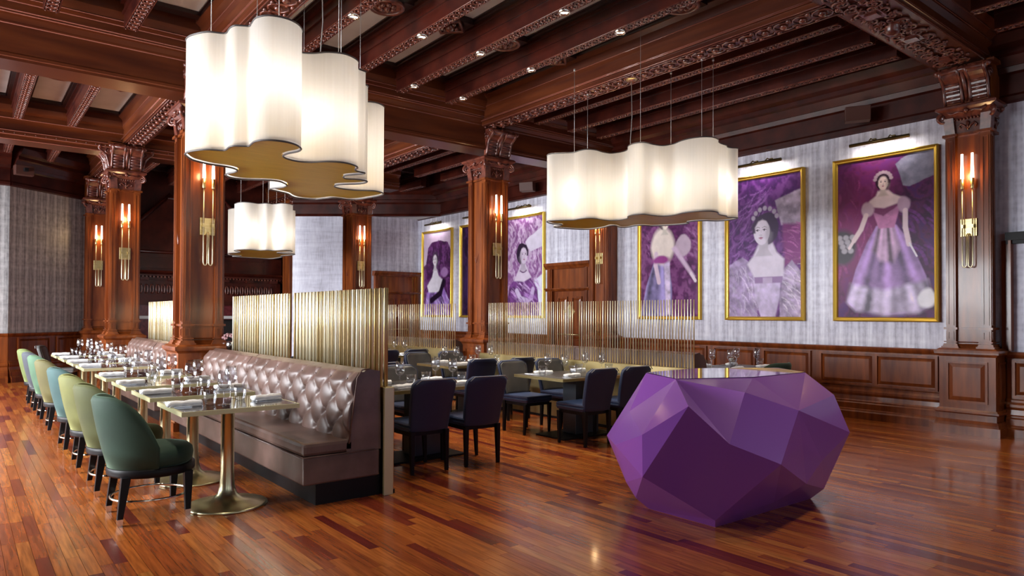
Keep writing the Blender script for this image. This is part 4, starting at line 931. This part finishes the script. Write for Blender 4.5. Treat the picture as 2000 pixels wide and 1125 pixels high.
screen('farther brass rod screen left of the orange-lit standalone column', 6.14, [(9.08, 10.88), (10.98, 12.9)], .80, 1.523, (-.012, .012), .066, .0065, .07, PANELBR)
struct_end = thing('end_post', 'upright brass end post at the near end of the tufted banquette', 'post', (2.528, 4.63, 0))
obj('post', MB().box(-.038, -.012, 0, .038, .012, .80), EDGE, struct_end, bev=.003)

# ------------------------------------------------------------------ tufted banquettes (local: back at +x, runs along +y from 0 to L)
def banquette(label, loc, L, seams, flip=False):
    t = thing('banquette', label, 'bench', loc, PI if flip else 0, 'tufted leather banquettes')
    obj('plinth', MB().box(.1, .02, 0, .6, L-.02, .155), EBONY, t)
    obj('seat_base', MB().box(0, 0, .15, .59, L, .345), LEATHER, t, bev=.012)
    cuts = [0]+seams+[L]
    obj('seat_cushion', MB().box(.0, .004, .348, .42, L-.004, .442), LEATHER, t, bev=.025)
    obj('seat_piping', MB().tube([(-.002, .0, .347), (-.002, L, .347)], .005, 5).tube([(0, -.002, .347), (.55, -.002, .347)], .005, 5), LEATHER, t)
    for a, b in zip(cuts, cuts[1:]):
        n = int((b-a)/.0115); mz = 46; v = []; f = []
        pu, pv = .29, .265
        for i in range(n+1):
            y = a+.004+(b-a-.008)*i/n
            for j in range(mz+1):
                s = j/mz; z = .345+.59*s
                # diamond lattice of buttons: puffed between
                U = (y-a)/pu; V = (z-.47)/pv
                p, q = U+V, U-V
                puff = (abs(math.sin(PI*p))*abs(math.sin(PI*q)))**.34
                du = p-round(p); dv = q-round(q); pinch = math.exp(-(du*du+dv*dv)*38)
                fade = min(1, (1-s)*5, max(.0, s*9)); ed = min(1, min(y-a, b-y)/.05)
                h = .038*puff*(.35+.65*fade)*(.3+.7*ed)-.022*pinch*fade
                x = .33+.055*s+(.05*max(0, s-.86)/.14)-h
                if j == mz: x += .03
                v.append((x, y, z-(.012 if j == mz else 0)))
        for i in range(n):
            for j in range(mz):
                k = i*(mz+1)+j; f.append((k, k+1, k+mz+2, k+mz+1))
        m = MB().add(v, f, smooth=True)
        # close: top roll, back and ends
        top = [i*(mz+1)+mz for i in range(n+1)]
        nv = len(m.v)
        for i in range(n+1):
            y = v[top[i]][1]; m.v += [(.49, y, .945), (.59, y, .925), (.60, y, .345)]
        for i in range(n):
            A, B = top[i], top[i+1]; c, d = nv+3*i, nv+3*(i+1)
            m.f += [(A, c, d, B), (c, c+1, d+1, d), (c+1, c+2, d+2, d+1)]; m.sm += [True, True, False]
        for i in (0, n):
            m.f.append(tuple([i*(mz+1)+j for j in range(mz+1)]+[nv+3*i, nv+3*i+1, nv+3*i+2])); m.sm.append(False)
        m.box(.36, a+.003, .345, .598, a+.03, .62)
        obj('tufted_back', m, LEATHER, t)
        bt = MB()
        for r_ in range(-1, 5):
            for c_ in range(int((b-a)/pu)*2+2):
                p, q = r_, c_
                U = c_*.5; V = r_*.5
                if (c_+r_) % 2: continue
                y = a+U*pu; z = .47+V*pv
                if a+.05 < y < b-.05 and .44 < z < .88: bt.ball((.33+.055*(z-.4)/.535+.012, y, z), .011, 6, 4, (.6, 1, 1))
        obj('buttons', bt, LEATHER, t)
    obj('back_piping', MB().tube([(.34, -.003, .41), (.40, -.003, .88), (.44, -.003, .94), (.5, -.003, .945)], .006, 5), LEATHER, t)
    return t
banquette('mauve-brown tufted leather banquette in front of the nearer rod screen', (1.884, 4.66, 0), 3.88, [2.36])
banquette('mauve-brown tufted leather banquette farther back, between two carved columns', (1.884, 9.35, 0), 3.8, [1.9])
banquette('tufted leather banquette on the far side of the rod screen beside the purple desk', (6.8, 8.35, 0), 3.75, [1.9], True)
banquette('tufted leather banquette on the far side of the farther rod screen', (6.8, 12.9, 0), 3.6, [1.9], True)

# ------------------------------------------------------------------ tables along the banquette
def bq_table(first, loc, label):
    if first is not None: return dup(first, loc, 0, label)
    t = thing('bistro_table', label, 'table', loc, 0, 'brass-edged tables along the banquettes')
    obj('tabletop', MB().box(-.372, -.332, .694, .372, .332, .7205), BLACK, t)
    e = MB()
    for (a, b, c, d) in ((-.385, -.345, .385, -.332), (-.385, .332, .385, .345), (-.385, -.332, -.372, .332), (.372, -.332, .385, .332)): e.box(a, b, .69, c, d, .72)
    obj('edge_band', e, EDGE, t)
    obj('pedestal', MB().lathe([(.27, .0), (.27, .012), (.255, .018), (.17, .03), (.1, .05), (.065, .085), (.05, .14), (.045, .25), (.045, .66), (.06, .672), (.16, .684), (.16, .69)], 36), PED, t)
    return t
TY = [5.08, 6.01, 6.95, 7.95, 9.44, 10.36, 11.3, 12.25]
ORD = ['first', 'second', 'third', 'fourth', 'fifth', 'sixth', 'seventh', 'eighth']
bt0 = None; tabs = []
for i, y in enumerate(TY):
    lb = ('nearest brass-edged black table on a bronze tulip foot, beside the dark green chair' if i == 0 else '%s brass-edged black table from the front along the banquette' % ORD[i])
    o = bq_table(bt0, (1.5, y, 0), lb); bt0 = bt0 or o; tabs.append(o)

# ------------------------------------------------------------------ velvet tub chairs (local: faces +x)
def tub_chair(col, label, loc, rz, first):
    if first:
        o = dup(first, loc, rz, label)
        for c in o.children:
            if c.name.split('.')[0] in ('seat', 'backrest'):
                c.data = c.data.copy(); c.data.materials[0] = col
        return o
    t = thing('tub_chair', label, 'chair', loc, rz, 'velvet tub chairs along the banquette tables')
    m = MB(); prof = [(.0, .345), (.235, .345), (.25, .36), (.258, .4), (.25, .44), (.225, .462), (.15, .472), (0, .475)]
    m.lathe(prof, 32, T(.03, 0, 0), cap=False); obj('seat', m, col, t)
    # wrap-round back: outer and inner skins joined over a rounded rim
    n = 40; rows = []
    for i in range(n+1):
        a = math.radians(-88+176*i/n); k = abs(-88+176*i/n)
        q = min(1, max(0, (k-22)/66)); top = .49+.328*(1-q**2.6)
        ring = []
        prof = [(0, 0), (0, .25), (0, .5), (0, .75), (0, .93), (.012, .98), (.028, 1.0), (.044, .98), (.056, .93), (.056, .6), (.056, .25), (.05, .0)]
        for (din, s) in prof:
            z = .345+(top-.345)*s
            lean = .14*max(0, z-.345)*math.cos(a)**2 if math.cos(a) > 0 else 0
            R = .262+.035*s-din+.01*math.sin(PI*min(1, s))
            ring.append((.03-R*math.cos(a)-lean, R*math.sin(a), z))
        rows.append(ring)
    v = [p for r in rows for p in r]; P = len(prof)
    f = [(i*P+j, i*P+j+1, (i+1)*P+j+1, (i+1)*P+j) for i in range(n) for j in range(P-1)]
    f += [(i*P+P-1, i*P, (i+1)*P, (i+1)*P+P-1) for i in range(n)]
    f += [tuple(range(P)), tuple(reversed([n*P+j for j in range(P)]))]
    b = obj('backrest', MB().add(v, f, smooth=True), col, t)
    obj('apron', MB().lathe([(.235, .29), (.262, .29), (.268, .3), (.268, .338), (.262, .345), (.235, .345)], 32, T(.03, 0), cap=False).lathe([(.0, .3), (.24, .3)], 24, T(.03, 0), cap=False), EBONY, t)
    for sx in (-1, 1):
        for sy in (-1, 1):
            tx, ty, bx, by = .03+sx*.185, sy*.185, .01+sx*.2, sy*.205
            h0, h1 = .027, .018
            lg = obj('leg', MB().frust(bx-h1*.95, by-h1*.95, bx+h1*.95, by+h1*.95, .044, tx-h0, ty-h0, tx+h0, ty+h0, .3), EBONY, t, bev=.003)
            obj('foot_cap', MB().frust(bx-h1*.8-sx*.0, by-h1*.8, bx+h1*.8, by+h1*.8, 0, bx-h1, by-h1, bx+h1, by+h1, .046), CHROME, lg)
    obj('stretcher_ring', MB().tube([(.02+.232*math.cos(2*PI*k/40), .232*math.sin(2*PI*k/40), .14) for k in range(40)], .0085, 8, closed=True), CHROME, t)
    return t
CH = [('dark_green', (.036, .10, .062), 'dark bottle green', 5.18), ('olive_green', (.1, .115, .022), 'olive green', 6.08), ('lime_green', (.21, .22, .055), 'light yellow-green', 7.05),
      ('teal', (.045, .125, .125), 'dusty teal', 8.04), ('mustard', (.15, .13, .03), 'mustard olive', 9.42), ('mint', (.085, .2, .11), 'mint green', 10.45), ('slate', (.05, .06, .085), 'slate blue', 11.4), ('apple', (.18, .24, .06), 'apple green', 12.35)]
tc0 = None
for i, (nm, c, words, y) in enumerate(CH):
    o = tub_chair(velvet('velvet_'+nm, c), '%s velvet tub chair at the %s banquette table' % (words, 'nearest' if i == 0 else ORD[i]), (1.005, y, 0), (random.uniform(-.04, .04) if i else 0), tc0); tc0 = tc0 or o
tub_chair(velvet('velvet_deep', (.02, .05, .02)), 'deep green tub chair whose back rim shows beyond the purple desk', (7.35, 4.48, 0), PI/2, tc0)

# ------------------------------------------------------------------ navy dining chairs (local: faces +y)
def dining_chair(label, loc, rz, first=[]):
    if first: return dup(first[0], loc, rz, label)
    t = thing('dining_chair', label, 'chair', loc, rz, 'navy and charcoal dining chairs'); first.append(t)
    v = []
    obj('seat', MB().frust(-.19, -.19, .19, .22, .355, -.2, -.2, .2, .235, .40).frust(-.2, -.2, .2, .235, .40, -.195, -.19, .195, .225, .43), NAVY, t, bev=.018)
    obj('apron', MB().box(-.175, -.18, .32, .175, .2, .36), EBONY, t)
    def slab(y_off, th, w0, w1, z0, z1, n=14, mz=12, rad=.07):
        """curved back: wider at the top, rounded upper corners, leaning back"""
        m = MB(); vv = []
        for side in (0, 1):
            for j in range(mz+1):
                s = j/mz; z = z0+(z1-z0)*s; w = w0+(w1-w0)*s
                zz = z1-z
                if zz < rad: w -= rad-math.sqrt(max(0, rad*rad-(rad-zz)**2))
                for i in range(n+1):
                    u = -1+2*i/n; x = u*w
                    y = y_off-.20-.035*(1-u*u)-.10*s**1.3+(th if side else 0)
                    vv.append((x, y, z))
        N = (n+1)*(mz+1); ff = []
        for side in (0, 1):
            for j in range(mz):
                for i in range(n):
                    k = side*N+j*(n+1)+i; ff.append((k, k+1, k+n+2, k+n+1))
        for j in range(mz):
            for i in (0, n):
                k = j*(n+1)+i; ff.append((k, k+n+1, N+k+n+1, N+k))
        for i in range(n):
            for j in (0, mz):
                k = j*(n+1)+i; ff.append((k, k+1, N+k+1, N+k))
        return m.add(vv, ff, smooth=False)
    bk = obj('backrest', slab(0, .04, .185, .222, .36, .805), NAVY, t, bev=.006)
    for p in bk.data.polygons: p.use_smooth = True
    pd = obj('back_pad', slab(.034, .018, .168, .205, .42, .795, rad=.06), GREYL, bk)
    for p in pd.data.polygons: p.use_smooth = True
    obj('piping', MB().tube([(x, -.342-.035*(1-(x/.2)**2)+.03, .803-(.0 if abs(x) < .15 else (abs(x)-.15)**2*14)) for x in [-.2+.04*k for k in range(11)]], .005, 5), GREYF, bk)
    for sx in (-1, 1):
        obj('leg', MB().frust(sx*.172-.014, -.215, sx*.172+.014, -.187, 0, sx*.17-.02, -.215, sx*.17+.02, -.17, .36), EBONY, t, bev=.002)
        obj('leg', MB().frust(sx*.19-.012, .165, sx*.19+.012, .189, 0, sx*.18-.02, .17, sx*.18+.02, .21, .34), EBONY, t, bev=.002)
    return t
NC = [((3.16, 5.26), 0, 'navy dining chair next to the brass end post, back to the viewer'),
      ((3.71, 5.24), 0, 'navy dining chair with its back to the viewer, second right of the brass end post'),
      ((5.18, 5.24), 0, 'navy dining chair with its back to the viewer, second from the purple desk'),
      ((5.72, 5.245), 0, 'navy dining chair touching the purple desk left edge, back to the viewer'),
      ((3.1, 6.2), PI, 'charcoal-fronted dining chair facing the viewer beyond the table by the end post'),
      ((3.68, 6.25), PI, 'charcoal-fronted dining chair facing the viewer, right one beyond the table by the end post'),
      ((5.17, 6.17), PI, 'charcoal-fronted dining chair facing the viewer, left end of the table by the purple desk'),
      ((5.77, 6.2), PI, 'charcoal-fronted dining chair facing the viewer behind the table by the purple desk'),
      ((5.1, 7.2), 0, 'navy dining chair back to the viewer at the middle-row table, left one'),
      ((5.66, 7.12), 0, 'navy dining chair back to the viewer at the middle-row table, right one'),
      ((5.15, 8.3), PI, 'charcoal-fronted dining chair facing the viewer beyond the middle-row table, left one'),
      ((5.72, 8.32), PI, 'charcoal-fronted dining chair before the orange-lit column, facing the viewer'),
      ((5.12, 9.72), 0, 'navy dining chair back to the viewer at the farthest dark table, left one'),
      ((5.64, 9.72), 0, 'navy dining chair back to the viewer at the farthest dark table, right one'),
      ((3.2, 7.3), 0, 'navy dining chair behind the rod screen in the middle row, left one'),
      ((3.76, 7.3), 0, 'navy dining chair behind the rod screen in the middle row, right one'),
      ((3.2, 8.35), PI, 'dining chair facing the viewer behind the rod screen, left one'),
      ((3.76, 8.35), PI, 'dining chair facing the viewer behind the rod screen, right one')]
for (x, y), rz, lb in NC: dining_chair(lb, (x, y, 0), rz+random.uniform(-.04, .04))
GREYM = mat('mid_grey_leather', (.1, .1, .1), .5)
g = dining_chair('grey dining chair standing at the far left end beyond the apple green chair', (1.35, 13.75, 0), -PI/2-.3)
for c in g.children:
    if c.name.split('.')[0] in ('seat', 'backrest'):
        c.data = c.data.copy(); c.data.materials[0] = GREYM

# ------------------------------------------------------------------ dark dining tables
def dk_table(label, loc, first=[]):
    if first: return dup(first[0], loc, 0, label)
    t = thing('dining_table', label, 'table', loc, 0, 'dark brass-edged dining tables'); first.append(t)
    obj('tabletop', MB().box(-.555, -.39, .655, .555, .39, .6805), BLACK2, t)
    e = MB()
    for (a, b, c, d) in ((-.57, -.405, .57, -.39), (-.57, .39, .57, .405), (-.57, -.39, -.555, .39), (.555, -.39, .57, .39)): e.box(a, b, .65, c, d, .68)
    obj('edge_band', e, BRASS, t)
    obj('pedestal', MB().box(-.1, -.11, .02, .26, .1, .655), STEEL, t, bev=.004)
    obj('base_plate', MB().box(-.39, -.235, 0, .39, .235, .018), EBONY, t, bev=.003)
    return t
BLACK2 = noise_col(mat('dark_oak_top', (.03, .027, .025), .3), (.022, .02, .018), (.045, .04, .036), 3, (1, 12, 1))
DT = [((3.45, 5.73), 'dark dining table beside the brass end post'), ((5.48, 5.68), 'dark dining table just left of the purple desk'),
      ((5.5, 7.83), 'dark dining table in the middle row before the orange-lit column'), ((5.5, 10.25), 'farthest dark dining table by the farther rod screen'),
      ((3.5, 7.83), 'dark dining table in the middle row behind the rod screen')]
for (x, y), lb in DT: dk_table(lb, (x, y, 0))
dk_table('dark dining table set for dinner behind the purple desk', (7.86, 5.2, 0))

# ------------------------------------------------------------------ tableware
def wineglass(label, loc, first=[]):
    if first: return dup(first[0], loc, 0, label)
    t = thing('wine_glass', label, 'glass', loc, 0, 'stemmed wine glasses'); first.append(t)
    t.scale = (1.22,)*3
    obj('bowl', MB().lathe([(.004, .088), (.02, .094), (.033, .112), (.037, .132), (.034, .165), (.028, .195), (.0268, .195), (.0328, .165), (.0356, .132), (.0316, .113), (.019, .0965), (.0, .092)], 18, cap=False), GLASS, t)
    obj('stem', MB().lathe([(.012, .004), (.004, .012), (.0032, .05), (.004, .086)], 10, cap=True), GLASS, t)
    obj('foot', MB().lathe([(.034, 0), (.034, .0015), (.012, .005), (0, .0055)], 18), GLASS, t)
    return t
def tumbler(label, loc, first=[]):
    if first: return dup(first[0], loc, 0, label)
    t = thing('tumbler', label, 'glass', loc, 0, 'water tumblers'); first.append(t)
    t.scale = (1.24,)*3
    obj('cup', MB().lathe([(.024, 0), (.027, .004), (.034, .04), (.038, .085), (.0365, .085), (.0325, .04), (.025, .014), (0, .011)], 18, cap=True), GLASS, t)
    obj('base', MB().lathe([(.0235, .0004), (.0235, .0105)], 16), GLASS, t)
    return t
def napkin(label, loc, rz, first=[]):
    if first: return dup(first[0], loc, rz, label)
    m = MB(); prof = []
    n = 12; v = []; f = []
    for i in range(n+1):
        x = -.09+.18*i/n
        for k in range(10):
            a = 2*PI*k/10; w = .03+.003*math.sin(i*1.7+k); h = .0145+.002*math.sin(i*1.1+k*2)
            v.append((x, w*math.cos(a), .0165+h*math.sin(a)+.001*math.sin(i)))
    f = [(i*10+k, i*10+(k+1) % 10, (i+1)*10+(k+1) % 10, (i+1)*10+k) for i in range(n) for k in range(10)]
    f += [tuple(range(10)), tuple(n*10+k for k in reversed(range(10)))]
    t = thing('napkin', label, 'napkin', loc, rz, 'rolled white napkins'); first.append(t)
    t.scale = (1.22, 1.15, 1.25)
    obj('linen_roll', m.add(v, f, smooth=True), LINEN, t)
    obj('fold', MB().box(-.085, -.034, .001, .085, .02, .006), LINEN, t)
    return t
def cutlery(kind, label, loc, rz, first={}):
    if kind in first: return dup(first[kind], loc, rz, label)
    t = thing(kind, label, 'cutlery', loc, rz, 'table '+('knives' if kind == 'knife' else 'forks')); first[kind] = t
    obj('handle', MB().box(-.095, -.006, .002, .02, .006, .006), SILVER, t)
    if kind == 'knife': obj('blade', MB().add([(.02, -.007, .003), (.1, -.004, .003), (.11, .006, .003), (.02, .007, .003), (.02, -.007, .005), (.1, -.004, .005), (.11, .006, .005), (.02, .007, .005)], [(0, 3, 2, 1), (4, 5, 6, 7), (0, 1, 5, 4), (1, 2, 6, 5), (2, 3, 7, 6), (3, 0, 4, 7)]), SILVER, t)
    else:
        m = MB().box(.02, -.011, .003, .05, .011, .006)
        for y in (-.009, -.003, .003, .009): m.box(.05, y-.0016, .003, .095, y+.0016, .006)
        obj('tines', m, SILVER, t)
    return t
z = .7208
for i, y in enumerate(TY):
    tn = ('nearest' if i == 0 else ORD[i])+' banquette table'
    for side, sx in (('chair', -1), ('bench', 1)):
        j = lambda: random.uniform(-.012, .012)
        napkin('rolled white napkin on the %s, %s side' % (tn, side), (1.5+sx*.285+j(), y+.02*sx+j(), z), (.06 if sx < 0 else .25)+random.uniform(-.08, .08))
        cutlery('fork', 'fork beside the napkin on the %s, %s side' % (tn, side), (1.5+sx*.28, y+.02*sx+.07, z), random.uniform(-.1, .1)+(PI if sx > 0 else 0))
        cutlery('knife', 'knife beside the napkin on the %s, %s side' % (tn, side), (1.5+sx*.28, y+.02*sx-.065, z), random.uniform(-.1, .1)+(PI if sx > 0 else 0))
        tumbler('water tumbler on the %s, %s side' % (tn, side), (1.5+(-.13 if sx < 0 else .13)+j(), y+(-.02 if sx < 0 else .16)+j(), z))
        wineglass('stemmed wine glass on the %s, %s side' % (tn, side), (1.5+(-.06 if sx < 0 else .1)+j(), y+(-.10 if sx < 0 else .25)+j(), z))
z = .6808
for ti, ((tx, ty), lb) in enumerate(DT+[((7.86, 5.2), 'dark dining table behind the purple desk')]):
    short = ['table by the brass end post', 'table left of the purple desk', 'middle-row table by the standalone column', 'farthest dark table', 'middle-row table behind the rod screen', 'table behind the purple desk'][ti]
    for sx in (-1, 1):
        for sy in (-1, 1):
            pos = ('near' if sy < 0 else 'far')+('-left' if sx < 0 else '-right')+' place'
            j = lambda: random.uniform(-.015, .015)
            cx, cy = tx+sx*.29, ty
            napkin('rolled white napkin on the %s, %s' % (short, pos), (cx+j(), cy+sy*.24+j(), z), random.uniform(-.25, .25))
            cutlery('fork', 'fork on the %s, %s' % (short, pos), (cx+.13, cy+sy*.26, z), PI/2*sy*-1+random.uniform(-.5, .5))
            cutlery('knife', 'knife on the %s, %s' % (short, pos), (cx-.13, cy+sy*.26, z), PI/2*sy*-1+random.uniform(-.4, .4))
            tumbler('water tumbler on the %s, %s' % (short, pos), (cx-sy*.15+j(), cy+sy*.09+j(), z))
            wineglass('stemmed wine glass on the %s, %s' % (short, pos), (cx-sy*.03+j(), cy+sy*.115+j(), z))

# ------------------------------------------------------------------ faceted reception desk
V = dict(a=(3.928, 3.332, .928), b=(3.692, 2.88, .93), c=(4.224, 2.646, .929), d=(4.912, 2.646, .93), e=(5.149, 3.007, .931), e2=(4.55, 3.36, .93),
         v1=(3.684, 3.275, .676), v2=(3.293, 2.479, 0.827), v3=(3.175, 2.723, 0.641), v4=(3.87, 2.483, .868), v5=(3.598, 2.411, 0.585), v6=(4.231, 2.324, .742), v7=(3.913, 2.263, .448),
         v8=(4.951, 2.45, .78), v9=(5.044, 2.381, .51), v10=(3.535, 3.271, .459), v11=(3.184, 2.727, 0.39), v12=(3.559, 3.192, .216), v13=(3.626, 3.166, .105), v14=(3.691, 2.576, .075),
         v15=(4.298, 2.338, .532), v16=(4.646, 2.382, .36), v17=(4.418, 2.375, .234), v18=(4.902, 2.502, .101), v20=(4.285, 2.53, .1),
         g=(3.786, 2.642, 0), h=(3.78, 3.18, 0), r=(4.935, 2.62, 0), r2=(4.95, 3.3, 0), r3=(4.1, 3.5, 0), m1=(5.3, 2.9, .5), m2=(5.15, 3.45, .45), m3=(4.5, 3.75, .5), m4=(3.8, 3.6, .45))
FC = 'a v1 b|v1 v3 b|b v3 v2|b v2 v5|b v5 v4|b v4 c|c v4 v6|c v6 d|d v6 v8|v1 v10 v3|v3 v10 v11|v3 v11 v2|v2 v11 v14|v2 v14 v5|v5 v14 v7|v4 v5 v7|v4 v7 v6|v6 v7 v15|v6 v15 v16|v6 v16 v9|v6 v9 v8|v7 v17 v15|v15 v17 v16|v16 v17 v18|v16 v18 v9|v7 v20 v17|v7 v14 v20|v17 v20 r|v17 r v18|v14 g v20|v20 g r|v14 h g|v14 v13 h|v11 v13 v14|v11 v12 v13|v10 v12 v11|d v8 e|e v8 m1|v8 v9 m1|v9 v18 m1|e m1 m2|e m2 e2|e2 m2 m3|e2 m3 m4|e2 m4 a|a m4 v1|v1 m4 v10|m1 r2 m2|m1 v18 r2|v18 r r2|m2 r2 m3|m3 r2 r3|m3 r3 m4|m4 r3 h|m4 v12 v10|m4 v13 v12|m4 h v13|g h r3 r2 r'
cx, cy = 4.35, 2.95
ks = list(V); ix = {k: i for i, k in enumerate(ks)}
desk = thing('reception_desk', 'large faceted purple lacquered reception desk like a cut gemstone on the floor', 'desk', (cx, cy, 0))
pv = [(V[k][0]-cx, V[k][1]-cy, V[k][2]) for k in ks]
obj('faceted_body', MB().add(pv, [tuple(ix[q] for q in f.split()) for f in FC.split('|')]+[tuple(ix[q] for q in ('a', 'b', 'c', 'd', 'e', 'e2'))]), PURPLE, desk)
rim = [Vector(V[k]) for k in ('a', 'b', 'c', 'd', 'e', 'e2')]; cc = sum(rim, Vector())/6
tp = [(cc+(p-cc)*.992)-Vector((cx, cy, 0)) for p in rim]
obj('top_panel', MB().add([(p.x, p.y, .9315) for p in tp]+[(p.x, p.y, .934) for p in tp], [(0, 1, 2, 3, 4, 5), (11, 10, 9, 8, 7, 6)]+[(i, (i+1) % 6, 6+(i+1) % 6, 6+i) for i in range(6)]), PURPTOP, desk)

# ------------------------------------------------------------------ vase of flowers on the ledge behind the banquette
vs = thing('flower_vase', 'small silver vase of dusty pink flowers between the near column and the rod screen', 'vase', (2.55, 8.54, .80))
obj('vase', MB().lathe([(.04, 0), (.05, .01), (.03, .04), (.03, .09), (.05, .13), (.065, .17), (.06, .21), (.045, .225)], 18), SILVER, vs)
m = MB(); rg = random.Random(5)
for k in range(60):
    a, b = rg.uniform(0, 2*PI), rg.uniform(-.2, 1); m.ball((.09*math.cos(a)*math.sqrt(1-b*b*.8), .09*math.sin(a)*math.sqrt(1-b*b*.8), .26+.04*b), rg.uniform(.012, .02), 6, 4)
stuff(obj('blossom', m, mat('dusty_pink_petals', (.3, .16, .17), .8), vs))
obj('ledge', MB().box(-.05, -.1, -.79, .05, .1, 0), EBONY, vs) if False else None
